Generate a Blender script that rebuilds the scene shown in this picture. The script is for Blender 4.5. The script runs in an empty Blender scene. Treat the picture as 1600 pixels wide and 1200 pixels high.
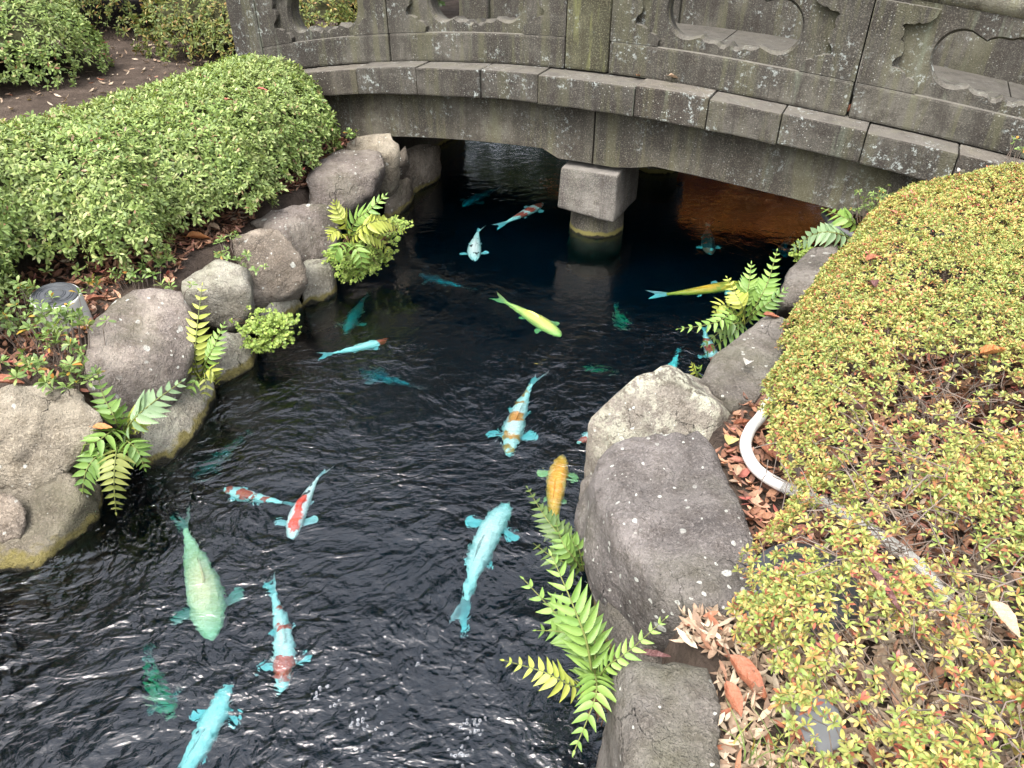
import bpy, bmesh, math, random
import numpy as np
from mathutils import Vector, Matrix, noise as mnoise

random.seed(7)
RNG = np.random.default_rng(11)
scene = bpy.context.scene
COL = scene.collection
R = math.radians

# ------------------------------------------------------------------ camera, sky, sun, exposure
CAM_H, PITCH, FPX = 2.2, R(35.0), 1164.0          # eye height over the water, downward pitch, focal length (px at 1600 wide)
cam_d = bpy.data.cameras.new('camera')
cam_d.sensor_width = 36.0
cam_d.lens = 36.0 * FPX / 1600.0
cam_d.clip_start = 0.02
cam_d.clip_end = 400.0
cam = bpy.data.objects.new('camera', cam_d)
cam.location = (0, 0, CAM_H)
cam.rotation_euler = (R(90) - PITCH, 0, 0)
COL.objects.link(cam)
scene.camera = cam

world = bpy.data.worlds.new('World')
scene.world = world
world.use_nodes = True
wn, wl = world.node_tree.nodes, world.node_tree.links
wn.clear()
SUN_EL, SUN_AZ = R(62), R(215)                    # azimuth clockwise from +Y
sky = wn.new('ShaderNodeTexSky')
sky.sky_type = 'NISHITA'
sky.sun_disc = False
sky.sun_elevation = SUN_EL
sky.sun_rotation = SUN_AZ
sky.air_density = 1.0
sky.dust_density = 4.0
hs = wn.new('ShaderNodeHueSaturation')            # overcast: the blue is mostly gone
hs.inputs['Saturation'].default_value = 0.37
bg = wn.new('ShaderNodeBackground')
bg.inputs['Strength'].default_value = 0.15
wo = wn.new('ShaderNodeOutputWorld')
wl.new(sky.outputs[0], hs.inputs['Color'])
# even cloud cover: brighter overhead than at the horizon, (1 + 2 sin e) / 3
wtc = wn.new('ShaderNodeTexCoord')
wsx = wn.new('ShaderNodeSeparateXYZ')
wmr = wn.new('ShaderNodeMapRange')
wmr.inputs['From Min'].default_value, wmr.inputs['From Max'].default_value = 0.0, 1.0
wmr.inputs['To Min'].default_value, wmr.inputs['To Max'].default_value = 0.8, 3.3
wvm = wn.new('ShaderNodeVectorMath')
wvm.operation = 'SCALE'
wl.new(wtc.outputs['Generated'], wsx.inputs[0])
wl.new(wsx.outputs[2], wmr.inputs['Value'])
wl.new(hs.outputs[0], wvm.inputs[0])
wl.new(wmr.outputs[0], wvm.inputs['Scale'])
wl.new(wvm.outputs[0], bg.inputs['Color'])
wl.new(bg.outputs[0], wo.inputs['Surface'])

sun_d = bpy.data.lights.new('sun', 'SUN')
sun_d.energy = 0.6
sun_d.angle = R(28)
sun_d.color = (1.0, 0.97, 0.92)
sun = bpy.data.objects.new('sun', sun_d)
sun.rotation_euler = Vector((math.sin(SUN_AZ) * math.cos(SUN_EL), math.cos(SUN_AZ) * math.cos(SUN_EL), math.sin(SUN_EL))).to_track_quat('Z', 'Y').to_euler()
sun.location = (0, 0, 12)
COL.objects.link(sun)

scene.view_settings.view_transform = 'Standard'
scene.view_settings.look = 'None'
scene.view_settings.exposure = 0.95
scene.view_settings.gamma = 1.0
scene.view_settings.use_curve_mapping = False
scene.cycles.use_denoising = True
scene.cycles.use_adaptive_sampling = False
scene.cycles.max_bounces = 8
scene.cycles.diffuse_bounces = 4
scene.cycles.glossy_bounces = 3
scene.cycles.transmission_bounces = 6
scene.cycles.transparent_max_bounces = 6

# ------------------------------------------------------------------ survey helpers: photograph point + real height -> metres
CP, SP = math.cos(PITCH), math.sin(PITCH)
def ray(u, v):
    a, b = (u - 800.0) / FPX, (600.0 - v) / FPX
    return Vector((a, CP + b * SP, -SP + b * CP))
def P(u, v, z=0.0):
    d = ray(u, v)
    return Vector((0, 0, CAM_H)) + d * ((z - CAM_H) / d.z)
def PW(u, v, depth):                              # a point under water, seen through the flat surface
    w = P(u, v, 0.0)
    d = ray(u, v).normalized()
    eta = 1 / 1.55
    cosi = -d.z
    k = math.sqrt(1 - eta * eta * (1 - cosi * cosi))
    r = Vector((d.x * eta, d.y * eta, -k))
    return w + r * (depth / k)

# ------------------------------------------------------------------ object helpers
def link(o, parent=None):
    COL.objects.link(o)
    if parent is not None:
        o.parent = parent
    return o
def tag(o, label=None, cat=None, group=None, kind=None):
    if label: o['label'] = label
    if cat: o['category'] = cat
    if group: o['group'] = group
    if kind: o['kind'] = kind
    return o
def empty(name, loc=(0, 0, 0), rz=0.0):
    o = bpy.data.objects.new(name, None)
    o.location = loc
    o.rotation_euler = (0, 0, rz)
    o.empty_display_size = 0.05
    return link(o)
def mesh_from(name, verts, faces, mats, smooth=True, midx=None):
    me = bpy.data.meshes.new(name)
    me.from_pydata([tuple(v) for v in verts], [], [tuple(f) for f in faces])
    for m in (mats if isinstance(mats, (list, tuple)) else [mats]):
        me.materials.append(m)
    if smooth:
        me.polygons.foreach_set('use_smooth', [True] * len(me.polygons))
    if midx is not None:
        me.polygons.foreach_set('material_index', midx)
    me.update()
    return me
def mesh_obj(name, verts, faces, mats, parent=None, smooth=True, midx=None):
    return link(bpy.data.objects.new(name, mesh_from(name, verts, faces, mats, smooth, midx)), parent)
def bm_obj(name, bm, mat, parent=None, smooth=False):
    me = bpy.data.meshes.new(name)
    bmesh.ops.recalc_face_normals(bm, faces=bm.faces[:])
    bm.to_mesh(me)
    bm.free()
    me.materials.append(mat)
    if smooth:
        me.polygons.foreach_set('use_smooth', [True] * len(me.polygons))
    return link(bpy.data.objects.new(name, me), parent)
def np_obj(name, verts, loops, totals, mat, parent=None, smooth=True):
    me = bpy.data.meshes.new(name)
    nv, nl, nf = len(verts), len(loops), len(totals)
    me.vertices.add(nv); me.loops.add(nl); me.polygons.add(nf)
    me.vertices.foreach_set('co', np.ascontiguousarray(verts, dtype=np.float32).ravel())
    me.loops.foreach_set('vertex_index', np.ascontiguousarray(loops, dtype=np.int32))
    starts = np.concatenate(([0], np.cumsum(totals)[:-1])).astype(np.int32)
    me.polygons.foreach_set('loop_start', starts)
    me.polygons.foreach_set('loop_total', np.ascontiguousarray(totals, dtype=np.int32))
    me.polygons.foreach_set('use_smooth', np.full(nf, smooth))
    me.update(calc_edges=True)
    me.materials.append(mat)
    return link(bpy.data.objects.new(name, me), parent)
def tube_data(pts, rad, sides=8, caps=True, ripple=None):
    pts = [Vector(p) for p in pts]
    n = len(pts)
    rr = rad if isinstance(rad, (list, tuple)) else [rad] * n
    V, F = [], []
    up = Vector((0.13, 0.31, 0.94)).normalized()
    for i in range(n):
        t = (pts[min(i + 1, n - 1)] - pts[max(i - 1, 0)]).normalized()
        a = t.cross(up)
        if a.length < 1e-3: a = t.cross(Vector((1, 0, 0)))
        a.normalize()
        b = t.cross(a)
        for k in range(sides):
            an = 2 * math.pi * k / sides
            V.append(pts[i] + (a * math.cos(an) + b * math.sin(an)) * rr[i])
    for i in range(n - 1):
        for k in range(sides):
            k2 = (k + 1) % sides
            F.append((i * sides + k, i * sides + k2, (i + 1) * sides + k2, (i + 1) * sides + k))
    if caps:
        F.append(tuple(range(sides))[::-1])
        F.append(tuple((n - 1) * sides + k for k in range(sides)))
    return V, F
def smooth_path(pts, n=8):
    pts = [Vector(p) for p in pts]
    out = []
    for i in range(len(pts) - 1):
        p0, p1, p2, p3 = pts[max(i - 1, 0)], pts[i], pts[i + 1], pts[min(i + 2, len(pts) - 1)]
        for k in range(n):
            t = k / n
            out.append(0.5 * ((2 * p1) + (p2 - p0) * t + (2 * p0 - 5 * p1 + 4 * p2 - p3) * t * t + (3 * p1 - p0 - 3 * p2 + p3) * t ** 3))
    out.append(pts[-1])
    return out

# ------------------------------------------------------------------ material helpers
class MB:
    def __init__(s, name):
        s.m = bpy.data.materials.new(name)
        s.m.use_nodes = True
        s.t = s.m.node_tree
        s.t.nodes.clear()
        s.out = s.t.nodes.new('ShaderNodeOutputMaterial')
    def n(s, typ, ins=None, **kw):
        nd = s.t.nodes.new('ShaderNode' + typ)
        for k, v in kw.items(): setattr(nd, k, v)
        for k, v in (ins or {}).items():
            if isinstance(v, bpy.types.NodeSocket): s.t.links.new(v, nd.inputs[k])
            else: nd.inputs[k].default_value = v
        return nd
    def pos(s, kind='Object'):
        if kind == 'World': return s.n('NewGeometry').outputs['Position']
        return s.n('TexCoord').outputs[kind]
    def noise(s, vec, scale, detail=4, rough=0.55, dist=0.0):
        return s.n('TexNoise', {'Vector': vec, 'Scale': scale, 'Detail': detail, 'Roughness': rough, 'Distortion': dist}).outputs['Fac']
    def ramp(s, fac, stops, interp='LINEAR'):
        r = s.n('ValToRGB', {'Fac': fac})
        r.color_ramp.interpolation = interp
        el = r.color_ramp.elements
        while len(el) < len(stops): el.new(0.5)
        for e, (p, c) in zip(el, stops):
            e.position = p
            e.color = (c, c, c, 1) if isinstance(c, (int, float)) else (*c, 1)
        return r.outputs['Color']
    def mix(s, fac, a, b, mode='MIX'):
        nd = s.t.nodes.new('ShaderNodeMix')
        nd.data_type = 'RGBA'
        nd.blend_type = mode
        for i, v in ((0, fac), (6, a), (7, b)):
            if isinstance(v, bpy.types.NodeSocket): s.t.links.new(v, nd.inputs[i])
            elif i == 0: nd.inputs[0].default_value = v
            else: nd.inputs[i].default_value = (*v, 1) if len(v) == 3 else v
        return nd.outputs[2]
    def math(s, op, a, b=0.0, clamp=False):
        nd = s.n('Math', operation=op)
        nd.use_clamp = clamp
        for i, v in ((0, a), (1, b)):
            if isinstance(v, bpy.types.NodeSocket): s.t.links.new(v, nd.inputs[i])
            else: nd.inputs[i].default_value = v
        return nd.outputs[0]
    def mapr(s, v, a, b, c=0.0, d=1.0):
        return s.n('MapRange', {'Value': v, 'From Min': a, 'From Max': b, 'To Min': c, 'To Max': d}).outputs[0]
    def bump(s, h, strength, dist, normal=None):
        ins = {'Height': h, 'Strength': strength, 'Distance': dist}
        if normal is not None: ins['Normal'] = normal
        return s.n('Bump', ins).outputs[0]
    def bsdf(s, color, rough=0.8, spec=0.3, normal=None, **extra):
        ins = {'Base Color': (*color, 1) if isinstance(color, tuple) else color, 'Roughness': rough, 'Specular IOR Level': spec}
        if normal is not None: ins['Normal'] = normal
        ins.update(extra)
        return s.n('BsdfPrincipled', ins).outputs[0]
    def done(s, sh, vol=None):
        s.t.links.new(sh, s.out.inputs['Surface'])
        if vol: s.t.links.new(vol, s.out.inputs['Volume'])
        return s.m

def mat_rock(name, base, dark, light, lichen=0.5, lichen_scale=14.0, moss=0.3, seed=0.0, crust=0.0):
    b = MB(name)
    co = b.n('Mapping', {'Vector': b.pos('World'), 'Location': (seed, seed * 1.7, seed * 0.6)}).outputs[0]
    n1 = b.noise(co, 3.2, 6, 0.62)
    n2 = b.noise(co, 17, 6, 0.65)
    n3 = b.noise(co, 95, 4, 0.7)
    col = b.ramp(n1, [(0.36, dark), (0.5, base), (0.63, light)])
    col = b.mix(b.mapr(n2, 0.45, 0.62, 0.0, 0.65), col, tuple(c * f_ for c, f_ in zip(base, (0.55, 0.52, 0.48))))
    col = b.mix(b.mapr(n3, 0.5, 0.66, 0.0, 0.6), col, tuple(min(1, c * 1.75) for c in base))
    ck = b.n('TexVoronoi', {'Vector': b.n('VectorMath', {0: co, 1: b.n('VectorMath', {0: b.n('TexNoise', {'Vector': co, 'Scale': 7.0, 'Detail': 4.0}).outputs['Color'], 1: (0.16, 0.16, 0.16)}, operation='MULTIPLY').outputs[0]}, operation='ADD').outputs[0], 'Scale': 4.2}, feature='DISTANCE_TO_EDGE').outputs['Distance']
    crack = b.math('MULTIPLY', b.mapr(ck, 0.012, 0.0), b.mapr(b.noise(co, 2.6, 2), 0.54, 0.64))
    col = b.mix(b.math('MULTIPLY', crack, 0.45), col, tuple(c * 0.3 for c in base))
    tone = b.mapr(b.n('ObjectInfo').outputs['Random'], 0, 1, 0.78, 1.18)
    big = b.mapr(b.noise(co, 1.9, 3, 0.6), 0.38, 0.62, 0.72, 1.2)
    tone = b.math('MULTIPLY', tone, big)
    col = b.mix(1.0, col, b.n('CombineColor', {0: tone, 1: tone, 2: tone}).outputs[0], 'MULTIPLY')
    # moss tint
    mz = b.noise(co, 2.1, 5, 0.6)
    col = b.mix(b.mapr(mz, 0.52, 0.72, 0.0, moss), col, (0.10, 0.105, 0.045))
    # pale lichen rosettes
    wv = b.n('VectorMath', {0: co, 1: b.n('VectorMath', {0: b.n('TexNoise', {'Vector': co, 'Scale': 22.0, 'Detail': 3.0}).outputs['Color'], 1: (0.03, 0.03, 0.03)}, operation='MULTIPLY').outputs[0]}, operation='ADD').outputs[0]
    for sc, th in ((lichen_scale, 0.26), (lichen_scale * 2.6, 0.3)):
        vo = b.n('TexVoronoi', {'Vector': wv, 'Scale': sc, 'Randomness': 1.0})
        keep = b.math('GREATER_THAN', b.n('SeparateColor', {'Color': vo.outputs['Color']}).outputs[0], 1.0 - 0.6 * lichen)
        area = b.mapr(b.noise(co, 4.5, 3), 0.36, 0.5)
        size = b.mapr(b.n('SeparateColor', {'Color': vo.outputs['Color']}).outputs[1], 0, 1, th * 0.35, th)
        spot = b.mapr(b.math('SUBTRACT', size, vo.outputs['Distance']), 0.0, 0.035)
        fac = b.math('MULTIPLY', b.math('MULTIPLY', keep, area), b.math('MULTIPLY', spot, 0.85))
        col = b.mix(fac, col, (0.52, 0.52, 0.46))
    if crust > 0:
        cr = b.math('MULTIPLY', b.mapr(b.noise(co, 26, 6, 0.75), 0.46, 0.53), b.mapr(b.noise(co, 3.4, 3), 0.40, 0.52))
        up = b.mapr(b.n('SeparateXYZ', {'Vector': b.n('NewGeometry').outputs['Normal']}).outputs[2], 0.2, 0.7)
        col = b.mix(b.math('MULTIPLY', b.math('MULTIPLY', cr, up), crust), col, (0.44, 0.43, 0.33))
    # algae fringe and wet line where the stone meets the water
    z = b.n('SeparateXYZ', {'Vector': b.pos('World')}).outputs[2]
    zz = b.math('ADD', z, b.mapr(b.noise(co, 14, 4), 0.3, 0.7, -0.02, 0.02))
    col = b.mix(b.mapr(zz, 0.055, 0.035), col, b.mix(b.noise(co, 60, 3), (0.11, 0.09, 0.02), (0.26, 0.22, 0.09)))
    wet = b.mapr(zz, 0.022, 0.008)
    col = b.mix(wet, col, (0.022, 0.02, 0.012))
    rough = b.mapr(wet, 0, 1, 0.88, 0.3)
    h = b.math('SUBTRACT', b.math('ADD', b.math('MULTIPLY', n2, 0.75), b.math('MULTIPLY', n3, 0.3)), b.math('MULTIPLY', crack, 0.2))
    nm = b.bump(h, 1.0, 0.055)
    vc = b.n('TexVoronoi', {'Vector': co, 'Scale': 150.0}).outputs['Distance']
    nm = b.bump(vc, 0.6, 0.004, nm)
    return b.done(b.bsdf(col, rough, 0.25, nm))

def mat_bridge(name, tint=(1, 1, 1), seed=0.0, pale=0.5, rough_amp=1.0, streak=0.5):
    b = MB(name)
    co = b.n('Mapping', {'Vector': b.pos('World'), 'Location': (seed, seed * 1.3, 0)}).outputs[0]
    n1 = b.noise(co, 2.4, 6, 0.6)
    n2 = b.noise(co, 13, 6, 0.65)
    n3 = b.noise(co, 130, 3, 0.7)
    T = lambda c: tuple(x * y for x, y in zip(c, tint))
    col = b.ramp(n1, [(0.36, T((0.031, 0.029, 0.026))), (0.5, T((0.055, 0.052, 0.046))), (0.64, T((0.102, 0.097, 0.085)))])
    col = b.mix(b.mapr(n2, 0.46, 0.62, 0.0, 0.6), col, T((0.034, 0.029, 0.025)))
    col = b.mix(b.mapr(n3, 0.5, 0.66, 0.0, 0.6), col, T((0.17, 0.158, 0.138)))
    # streaks run down the faces: stretched noise
    st = b.n('Mapping', {'Vector': co, 'Scale': (7.0, 7.0, 0.55)}).outputs[0]
    s1 = b.noise(st, 1.5, 5, 0.65)
    col = b.mix(b.mapr(s1, 0.5, 0.6, 0.0, streak), col, T((0.115, 0.115, 0.068)))
    col = b.mix(b.mapr(s1, 0.46, 0.38, 0.0, 0.45), col, T((0.036, 0.031, 0.028)))
    s2 = b.noise(b.n('Mapping', {'Vector': co, 'Location': (5, 3, 1), 'Scale': (9.0, 9.0, 0.9)}).outputs[0], 1.0, 4, 0.6)
    col = b.mix(b.mapr(s2, 0.62, 0.70, 0.0, 0.4), col, (0.16, 0.18, 0.13))
    # pale specks
    pm = b.mapr(b.noise(co, 3.3, 3), 0.42, 0.62)
    vo = b.n('TexVoronoi', {'Vector': co, 'Scale': 75.0})
    kp = b.math('GREATER_THAN', b.n('SeparateColor', {'Color': vo.outputs['Color']}).outputs[0], 0.78)
    sp = b.math('MULTIPLY', b.math('MULTIPLY', kp, b.mapr(vo.outputs['Distance'], 0.3, 0.18)), b.math('MULTIPLY', pm, pale))
    col = b.mix(sp, col, (0.45, 0.45, 0.40))
    bl = b.math('MULTIPLY', b.mapr(b.noise(co, 34, 6, 0.75), 0.55, 0.62), b.mapr(b.noise(co, 4.2, 2), 0.52, 0.60))
    col = b.mix(b.math('MULTIPLY', bl, pale), col, (0.42, 0.46, 0.43))
    # upward faces mixed paler
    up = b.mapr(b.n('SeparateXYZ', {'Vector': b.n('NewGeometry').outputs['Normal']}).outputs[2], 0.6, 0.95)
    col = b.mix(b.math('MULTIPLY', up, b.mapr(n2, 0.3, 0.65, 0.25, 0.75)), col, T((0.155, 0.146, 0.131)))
    z = b.n('SeparateXYZ', {'Vector': b.pos('World')}).outputs[2]
    zz = b.math('ADD', z, b.mapr(b.noise(co, 14, 4), 0.3, 0.7, -0.012, 0.012))
    col = b.mix(b.mapr(zz, 0.05, 0.035), col, (0.17, 0.15, 0.05))
    col = b.mix(b.mapr(zz, 0.018, 0.005), col, (0.02, 0.018, 0.012))
    h = b.math('ADD', b.math('MULTIPLY', n2, 0.5), b.math('MULTIPLY', n3, 0.55))
    nm = b.bump(h, 0.75 * rough_amp, 0.012)
    return b.done(b.bsdf(col, 0.9, 0.2, nm))

def mat_leaf(name, stops, patch=None, rough=0.5, transl=0.25, patch_scale=2.2, spec=0.35):
    b = MB(name)
    rnd = b.n('NewGeometry').outputs['Random Per Island']
    col = b.ramp(rnd, stops)
    if patch:
        nz = b.noise(b.pos('World'), patch_scale, 3)
        col = b.mix(b.mapr(nz, 0.42, 0.62, 0.0, 0.8), col, b.ramp(rnd, patch))
    val = b.mapr(b.n('TexWhiteNoise', {'W': rnd}, noise_dimensions='1D').outputs['Value'], 0, 1, 0.66, 1.2)
    val = b.math('MULTIPLY', val, b.mapr(b.noise(b.pos('World'), 70, 3), 0.35, 0.65, 0.78, 1.15))
    col = b.mix(1.0, col, b.n('CombineColor', {0: val, 1: val, 2: val}).outputs[0], 'MULTIPLY')
    s1 = b.bsdf(col, rough, spec)
    s2 = b.n('BsdfTranslucent', {'Color': b.mix(1.0, col, (1.25, 1.2, 0.55), 'MULTIPLY')}).outputs[0]
    return b.done(b.n('MixShader', {0: transl, 1: s1, 2: s2}).outputs[0])

def mat_plain(name, color, rough=0.7, var=0.25, scale=20.0, spec=0.3, bump=0.0, transl=0.0):
    b = MB(name)
    co = b.pos('Object')
    nz = b.noise(co, scale, 5, 0.6)
    col = b.ramp(nz, [(0.25, tuple(c * (1 - var) for c in color)), (0.75, tuple(min(1, c * (1 + var)) for c in color))])
    nm = b.bump(nz, bump, 0.005) if bump else None
    sh = b.bsdf(col, rough, spec, nm)
    if transl:
        sh = b.n('MixShader', {0: transl, 1: sh, 2: b.n('BsdfTranslucent', {'Color': col}).outputs[0]}).outputs[0]
    return b.done(sh)

# ------------------------------------------------------------------ ground and pond
XL = [(-3, -2.0), (1.2, -2.05), (2.0, -2.15), (2.5, -1.93), (3.0, -1.80), (3.4, -1.70), (4.0, -1.58), (4.4, -1.40), (5.4, -1.2), (6.0, -1.08), (7.0, -0.95), (12, -0.9), (30, -0.9)]
XR = [(-3, 0.45), (0.9, 0.45), (1.2, 0.40), (1.7, 0.50), (2.1, 0.62), (2.5, 0.86), (3.0, 1.28), (3.8, 1.92), (4.7, 2.45), (5.5, 2.95), (7.0, 3.6), (12, 3.9), (30, 3.9)]
def xl(y): return np.interp(y, [p[0] for p in XL], [p[1] for p in XL])
def xr(y): return np.interp(y, [p[0] for p in XR], [p[1] for p in XR])
def ground_z(x, y):
    x, y = np.asarray(x, float), np.asarray(y, float)
    d = np.minimum(np.minimum(x - xl(y), xr(y) - x), np.minimum(y + 2.2, 10.6 - y))     # >0 inside the pond
    t = np.clip((d + 0.05) / 0.16, 0, 1)
    land = 0.40 + 0.012 * np.sin(x * 5.1 + y * 3.3) + 0.010 * np.sin(y * 7.7 - x * 2.2) + np.clip((np.abs(x) - 2.5) * 0.03, 0, 0.12)
    land = np.where(x < 0, land + np.clip((-x - 2.0) * 0.05, 0, 0.1), land)
    return land * (1 - t) + (-0.95) * t
gx = np.concatenate((np.linspace(-150, -8, 12), np.arange(-7.5, 7.6, 0.09), np.linspace(8, 150, 12)))
gy = np.concatenate((np.linspace(-150, -4, 10), np.arange(-3.5, 12.6, 0.09), np.linspace(13, 200, 14)))
GX, GY = np.meshgrid(gx, gy)
gv = np.stack((GX, GY, ground_z(GX, GY)), -1).reshape(-1, 3)
nxg, nyg = len(gx), len(gy)
ii = np.arange(nxg * nyg).reshape(nyg, nxg)
gq = np.stack((ii[:-1, :-1], ii[:-1, 1:], ii[1:, 1:], ii[1:, :-1]), -1).reshape(-1, 4)
b = MB('soil')
co = b.pos('World')
c1 = b.ramp(b.noise(co, 6, 6, 0.65), [(0.3, (0.05, 0.038, 0.03)), (0.55, (0.10, 0.075, 0.058)), (0.8, (0.16, 0.125, 0.10))])
c1 = b.mix(b.mapr(b.noise(co, 60, 4, 0.7), 0.5, 0.7, 0, 0.6), c1, (0.03, 0.022, 0.018))
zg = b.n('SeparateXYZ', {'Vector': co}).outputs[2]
c1 = b.mix(b.mapr(zg, -0.1, -0.3), c1, b.mix(b.noise(co, 2.5, 4), (0.005, 0.017, 0.026), (0.010, 0.035, 0.048)))  # submerged bed tinted navy, standing in for blue light scattered in the water
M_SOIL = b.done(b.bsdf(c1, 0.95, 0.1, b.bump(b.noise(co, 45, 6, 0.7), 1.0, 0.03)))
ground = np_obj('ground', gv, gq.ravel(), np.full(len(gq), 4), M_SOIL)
tag(ground, kind='structure', label='dark soil banks and bed of the garden pond, bed tinted navy for water scatter')

# water: one closed body, its ripples in the surface normal; stronger towards the near end
b = MB('pond_water')
co = b.pos('World')
sx = b.n('SeparateXYZ', {'Vector': co})
calm = b.n('Math', {0: sx.outputs[1], 1: b.math('MULTIPLY', sx.outputs[0], -0.25)}, operation='ADD').outputs[0]
calm = b.math('ADD', calm, b.mapr(b.noise(co, 1.3, 3), 0.3, 0.7, -0.6, 0.6))
rough_w = b.mapr(calm, 4.0, 2.7)                                  # 0 under the bridge, 1 near the viewer
swirl = b.n('VectorMath', {0: b.n('VectorMath', {0: b.n('TexNoise', {'Vector': co, 'Scale': 1.1, 'Detail': 1.0}).outputs['Color'], 1: (0.5, 0.5, 0.5)}, operation='SUBTRACT').outputs[0], 1: (0.4, 0.4, 0.0)}, operation='MULTIPLY').outputs[0]
rot = b.n('Mapping', {'Vector': b.n('VectorMath', {0: co, 1: swirl}, operation='ADD').outputs[0], 'Rotation': (0, 0, R(-38)), 'Scale': (0.85, 1.1, 1.0)}).outputs[0]
w1 = b.noise(rot, 12.0, 2, 0.5, 0.5)
w2 = b.noise(rot, 31.0, 2, 0.5, 0.7)
w3 = b.noise(co, 75.0, 2, 0.5, 0.8)
amp = b.math('MULTIPLY', b.mapr(rough_w, 0, 1, 0.15, 1.0), b.mapr(b.noise(co, 2.3, 2), 0.35, 0.65, 0.55, 1.25))
h = b.math('ADD', b.math('MULTIPLY', w1, 0.0235), b.math('ADD', b.math('MULTIPLY', w2, 0.0062), b.math('MULTIPLY', w3, 0.0009)))
h = b.math('MULTIPLY', h, amp)
nm = b.bump(h, 1.0, 1.0)
sh = b.n('BsdfPrincipled', {'Base Color': (1, 1, 1, 1), 'Roughness': 0.0, 'IOR': 1.55, 'Transmission Weight': 1.0, 'Normal': nm}).outputs[0]
va = b.n('VolumeAbsorption', {'Color': (0.0, 0.915, 0.94, 1), 'Density': 9.0}).outputs[0]
M_WATER = b.done(sh, va)
bm = bmesh.new()
bmesh.ops.create_cube(bm, size=1.0, matrix=Matrix.Translation((0.9, 4.2, -0.65)) @ Matrix.Diagonal((8.0, 13.6, 1.3, 1)))
water = bm_obj('water', bm, M_WATER)
tag(water, kind='structure', label='dark rippled water of the koi pond')

# ------------------------------------------------------------------ stone bridge
TH = R(26.3)
BE, BN, BO = Vector((math.cos(TH), -math.sin(TH), 0)), Vector((math.sin(TH), math.cos(TH), 0)), Vector((0.48, 4.85, 0))
def arch(s): return 1.112 - 0.039 * (s + 0.13) ** 2 + 0.034 * max(0.0, (s - 1.0) / 1.1) ** 1.6
def bp(s, off, dz): return BO + BE * s + BN * off + Vector((0, 0, arch(s) + dz))
def bpz(s, off, z): return BO + BE * s + BN * off + Vector((0, 0, z))
M_CURB = mat_bridge('curb_stone_weathered', (1.0, 0.97, 0.92), 0.0, 0.75, 1.6, 0.35)
M_CURB2 = mat_bridge('curb_stone_weathered_pale', (1.12, 1.06, 0.98), 7.0, 1.0, 1.6, 0.3)
M_PANEL = mat_bridge('parapet_stone_weathered', (1.0, 0.98, 0.92), 3.0, 0.5, 1.0, 0.4)
M_BEAM = mat_bridge('beam_stone_weathered', (1.45, 1.4, 1.26), 11.0, 0.5, 1.5, 0.35)
M_PIER = mat_bridge('pier_granite', (2.2, 2.15, 2.12), 17.0, 0.1, 2.6, 0.05)
M_POST = mat_bridge('post_stone_mossy', (1.1, 1.12, 0.8), 31.0, 0.5, 0.6, 0.95)
M_DECK = mat_bridge('deck_stone_dark', (0.62, 0.6, 0.56), 41.0, 0.2, 1.0, 0.2)
M_RAIL = mat_bridge('rail_stone_lichen', (1.9, 1.9, 1.7), 23.0, 0.8, 1.0, 0.3)
bridge = empty('stone_bridge', BO + Vector((0, 0, 0)))
bridge.matrix_world = Matrix.Identity(4)
tag(bridge, 'weathered grey stone arched bridge with carved openwork parapet over the koi pond', 'bridge')
def arch_block(name, s0, s1, o0, o1, d0, d1, mat, bevel=0.012, seg=None, jit=0.0, parent=bridge, top_tilt=0.0):
    bm = bmesh.new()
    n = seg or max(2, int((s1 - s0) / 0.12))
    rows = []
    for i in range(n + 1):
        s = s0 + (s1 - s0) * i / n
        j = [random.uniform(-jit, jit) for _ in range(4)]
        rows.append([bm.verts.new(bp(s, o0 + j[0] * 0.5, d0 + j[1])), bm.verts.new(bp(s, o1, d0)), bm.verts.new(bp(s, o1, d1)), bm.verts.new(bp(s, o0 + j[2] * 0.5, d1 + top_tilt + j[3] * 0.6))])
    for i in range(n):
        for k in range(4):
            bm.faces.new((rows[i][k], rows[i][(k + 1) % 4], rows[i + 1][(k + 1) % 4], rows[i + 1][k]))
    bm.faces.new(rows[0][::-1]); bm.faces.new(rows[-1])
    bmesh.ops.recalc_face_normals(bm, faces=bm.faces[:])
    if bevel:
        ed = [e for e in bm.edges if e.calc_face_angle(0) > 0.7]
        bmesh.ops.bevel(bm, geom=ed, offset=bevel, segments=2, profile=0.6, affect='EDGES', clamp_overlap=True)
    return bm_obj(name, bm, mat, parent)
CJ = [-3.3, -2.75, -2.28, -1.78, -1.27, -0.77, -0.35, 0.30, 0.75, 1.17, 1.63, 2.10, 2.6, 3.15, 3.7]
for i in range(len(CJ) - 1):
    arch_block('curb_stone', CJ[i] + 0.0025, CJ[i + 1] - 0.0025, random.uniform(-0.008, 0.008), 0.40, -0.19 + random.uniform(-0.004, 0.004), random.uniform(-0.006, 0.006),
               M_CURB2 if i in (2, 7, 11) else M_CURB, 0.010, jit=0.003, top_tilt=-0.012)
# far side curb
for a, c in ((-3.3, -2.2), (-2.2, -1.1), (-1.1, 0.0), (0.0, 1.1), (1.1, 2.2), (2.2, 3.3)):
    arch_block('curb_stone', a + 0.004, c - 0.004, 1.75, 2.10, -0.19, 0.0, M_CURB, 0.014)
# deck paving between the parapets
for a in np.arange(-3.2, 3.3, 0.62):
    for o0, o1 in ((0.42, 0.83), (0.836, 1.25), (1.256, 1.72)):
        sh_ = 0.31 if o0 == 0.836 else 0.0
        arch_block('deck_slab', a + sh_ + 0.003, a + sh_ + 0.617, o0, o1, -0.02, 0.065, M_DECK, 0.006, seg=3)
arch_block('deck_core', -3.3, 3.7, 0.43, 1.72, -0.30, -0.024, M_BEAM, 0, seg=24)
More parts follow.
